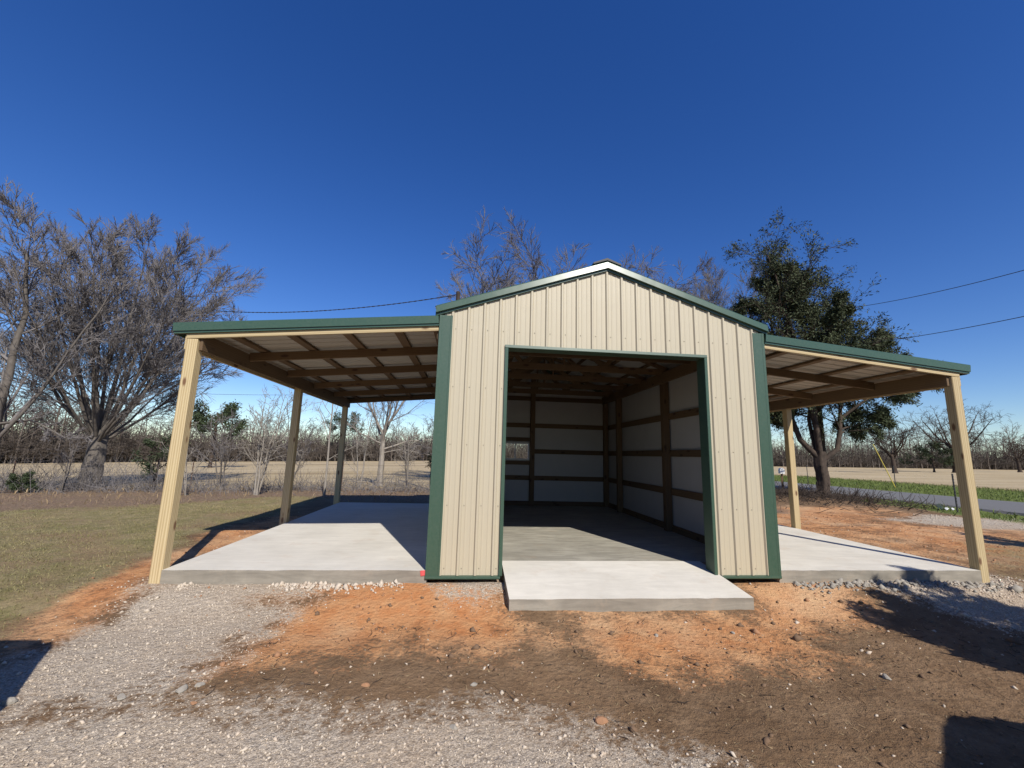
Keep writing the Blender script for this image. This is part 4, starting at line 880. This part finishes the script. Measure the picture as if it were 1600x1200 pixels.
# single stones
def stone(px, py, s, mat, label, seed):
    rs = np.random.default_rng(seed); g_ = ground_at(px, py); bm = bmesh.new(); bmesh.ops.create_icosphere(bm, subdivisions=2, radius=1)
    k = rs.normal(0, 1, (5, 3)); k /= np.linalg.norm(k, axis=1)[:, None]; c = rs.uniform(.55, .85, 5)
    for v in bm.verts:
        p = np.array(v.co)
        for a, b in zip(k, c):
            e = p@a-b
            if e > 0: p = p-a*e
        v.co = p*np.array([1.25, .9, .7])*s*(1+rs.normal(0, .03))
    me = bpy.data.meshes.new('stone'); bm.to_mesh(me); bm.free()
    o = link('stone', me, mat, label=label, cat='stone', group='loose stones'); o.location = (g_[0], g_[1], g_[2]+s*.3); o.rotation_euler.z = rs.uniform(0, 6)
for i, (px, py, s, m_, lb) in enumerate(((571, 1073, .028, 'orange', 'small orange stone on dark soil near the bottom centre-left'), (740, 1071, .026, 'stone', 'small white stone alone on dark soil below the ramp corner'), (283, 1080, .042, 'stone', 'largest flat pale stone at the edge of the gravel lower left'), (312, 1073, .03, 'stone', 'pale stone just right of the largest flat stone'), (190, 1092, .035, 'stone', 'pale stone on the gravel left of the largest flat stone'), (12, 1100, .04, 'stone', 'pale flat stone at the left edge below the dark shadow'), (302, 1101, .024, 'orange', 'small orange stone below the largest flat stone'), (709, 1140, .03, 'stone', 'upright pale stone on brown soil at bottom centre'), (534, 912, .022, 'stone', 'small pale stone on the orange clay below the left slab'), (1385, 1060, .035, 'stone', 'pale stone beside the dark shadow at lower right'), (1025, 995, .03, 'stone', 'grey stone on orange clay below the ramp'), (1145, 990, .022, 'stone', 'small grey stone on brown soil right of the ramp clay'), (940, 1130, .04, 'orange', 'orange clay lump at the edge of the lower gravel'), (348, 1040, .03, 'orange', 'orange lump between the upper gravel and brown soil'))):
    stone(px, py, s, m_, lb, 200+i)

# ------------------------------------------------------------------ things beside the photographer that cast the shadows in the foreground
def vehicle(loc, rz, paint, label, H=1.85, Ln=4.9, Wd=1.9):
    o = thing('parked_car', loc, label, 'car', 'cars parked beside the camera'); o.rotation_euler.z = rz
    prof = [(-Ln/2, .45), (-Ln/2, 1.0), (-Ln/2+.05, 1.08), (-Ln/2+.16, H-.14), (-Ln/2+.34, H), (Ln*.12, H), (Ln*.18, H-.06), (Ln*.31, 1.15), (Ln/2-.15, 1.02), (Ln/2, .85), (Ln/2, .4), (Ln*.4, .32), (-Ln*.4, .32)]
    V = []
    for x, k in ((-Wd/2, 1), (-Wd/2*.9, 0), (Wd/2*.9, 0), (Wd/2, 1)):
        for y, z in prof: V.append((x*(1 if z < 1.12 else .84), y*(.97 if k else 1), .35+(z-.35)*(.97 if k else 1)))
    n = len(prof); Fs = [(j*n+i, j*n+(i+1) % n, (j+1)*n+(i+1) % n, (j+1)*n+i) for j in range(3) for i in range(n)]+[tuple(range(n))[::-1], tuple(range(3*n, 4*n))]
    me = mesh_py('body', V, Fs); link('body', me, paint, o); bm = bmesh.new(); bm.from_mesh(me); bmesh.ops.recalc_face_normals(bm, faces=bm.faces); bmesh.ops.bevel(bm, geom=bm.edges[:], offset=.085, segments=3, affect='EDGES'); bm.to_mesh(me); bm.free()
    for s in (-1, 1):
        x = s*Wd/2*.83
        for a, b in ((-Ln*.40, -Ln*.16), (-Ln*.14, Ln*.04), (Ln*.06, Ln*.17)):
            link('side_window', mesh_py('side_window', [(x+s*.06, a, 1.16), (x+s*.06, b+.05, 1.16), (x+s*.0, b, H-.14), (x+s*.0, a+.06, H-.14)], [(0, 1, 2, 3)]), 'carglass', o)
        for y in (-Ln*.31, Ln*.32):
            P = np.array([[(s*(Wd/2-.2), y, .36), (s*(Wd/2-.19), y, .36), (s*(Wd/2+.0), y, .36), (s*(Wd/2+.01), y, .36)]]); Vv, Ff = tube_np(P, np.array([[.22, .36, .36, .24]]), 20); wh = link('wheel', mesh_np('wheel', Vv, Ff), 'rubber', o)
            Vv, Ff = tube_np(P+np.array([s*.012, 0, 0]), np.array([[.1, .23, .23, .03]]), 16); link('rim', mesh_np('rim', Vv, Ff), 'steel', wh)
        box('mirror', (min(s*(Wd/2-.06), s*(Wd/2+.22)), Ln*.17, 1.1), (max(s*(Wd/2-.06), s*(Wd/2+.22)), Ln*.21, 1.3), paint, o, .02)
        box('headlight', (s*.72-.16, Ln/2-.03, .78), (s*.72+.16, Ln/2+.012, .92), 'white', o, .02)
    link('windscreen', mesh_py('windscreen', [(-.74, Ln*.205, H-.17), (.74, Ln*.205, H-.17), (.8, Ln*.315, 1.19), (-.8, Ln*.315, 1.19)], [(0, 1, 2, 3)]), 'carglass', o)
    return o
vehicle((-5.66, -5.72, tzf(-5.6, -5.7)), math.pi, 'carpaint', 'dark car beyond the left edge whose shadow falls on the gravel', 2.1)
vehicle((2.38, -5.85, tzf(2.3, -5.9)), math.radians(-50), 'whitepaint', 'pale car beyond the right edge whose large shadow darkens the lower right soil', 1.9, 4.2)
def off_cedar(x, y, h, wd, seed, label):
    r_ = np.random.default_rng(seed); lm = []
    for i in range(12):
        a = i*2.4; hh = h*(.18+.7*i/12); w_ = wd*(1-.7*i/12)*r_.uniform(.6, 1.1)
        lm.append(([(0, 0, hh), (math.cos(a)*w_*.6, math.sin(a)*w_*.6, hh+.10*h), (math.cos(a)*w_, math.sin(a)*w_, hh+.2*h)], .03, .008))
    evergreen('cedar_tree', (x, y, tzf(x, y)-.05), lm, ([(0, 0, 0), (.04, 0, h*.5), (0, 0, h)], .10, .02), [(7, .3, 1, 50, 14, .42, .5, 3, .12, .08, 3), (5, .2, 1, 45, 15, .5, .6, 2, .12, .05, 3)], 'cedarleaf', .2, 7, .07, label, seed, 'young evergreens right of the camera')
off_cedar(5.9, -4.6, 3.9, 1.25, 301, 'young evergreen beyond the right edge casting pointed shadows on the soil')
off_cedar(4.65, -3.55, 2.6, .6, 303, 'small evergreen beyond the right edge beside the pale car')
off_cedar(3.85, -3.4, 2.15, .5, 304, 'slender evergreen just beyond the right edge in front of the pale car')
off_cedar(11.8, -1.2, 3.9, 1.5, 302, 'young evergreen far beyond the right edge shading the clay by the drive')
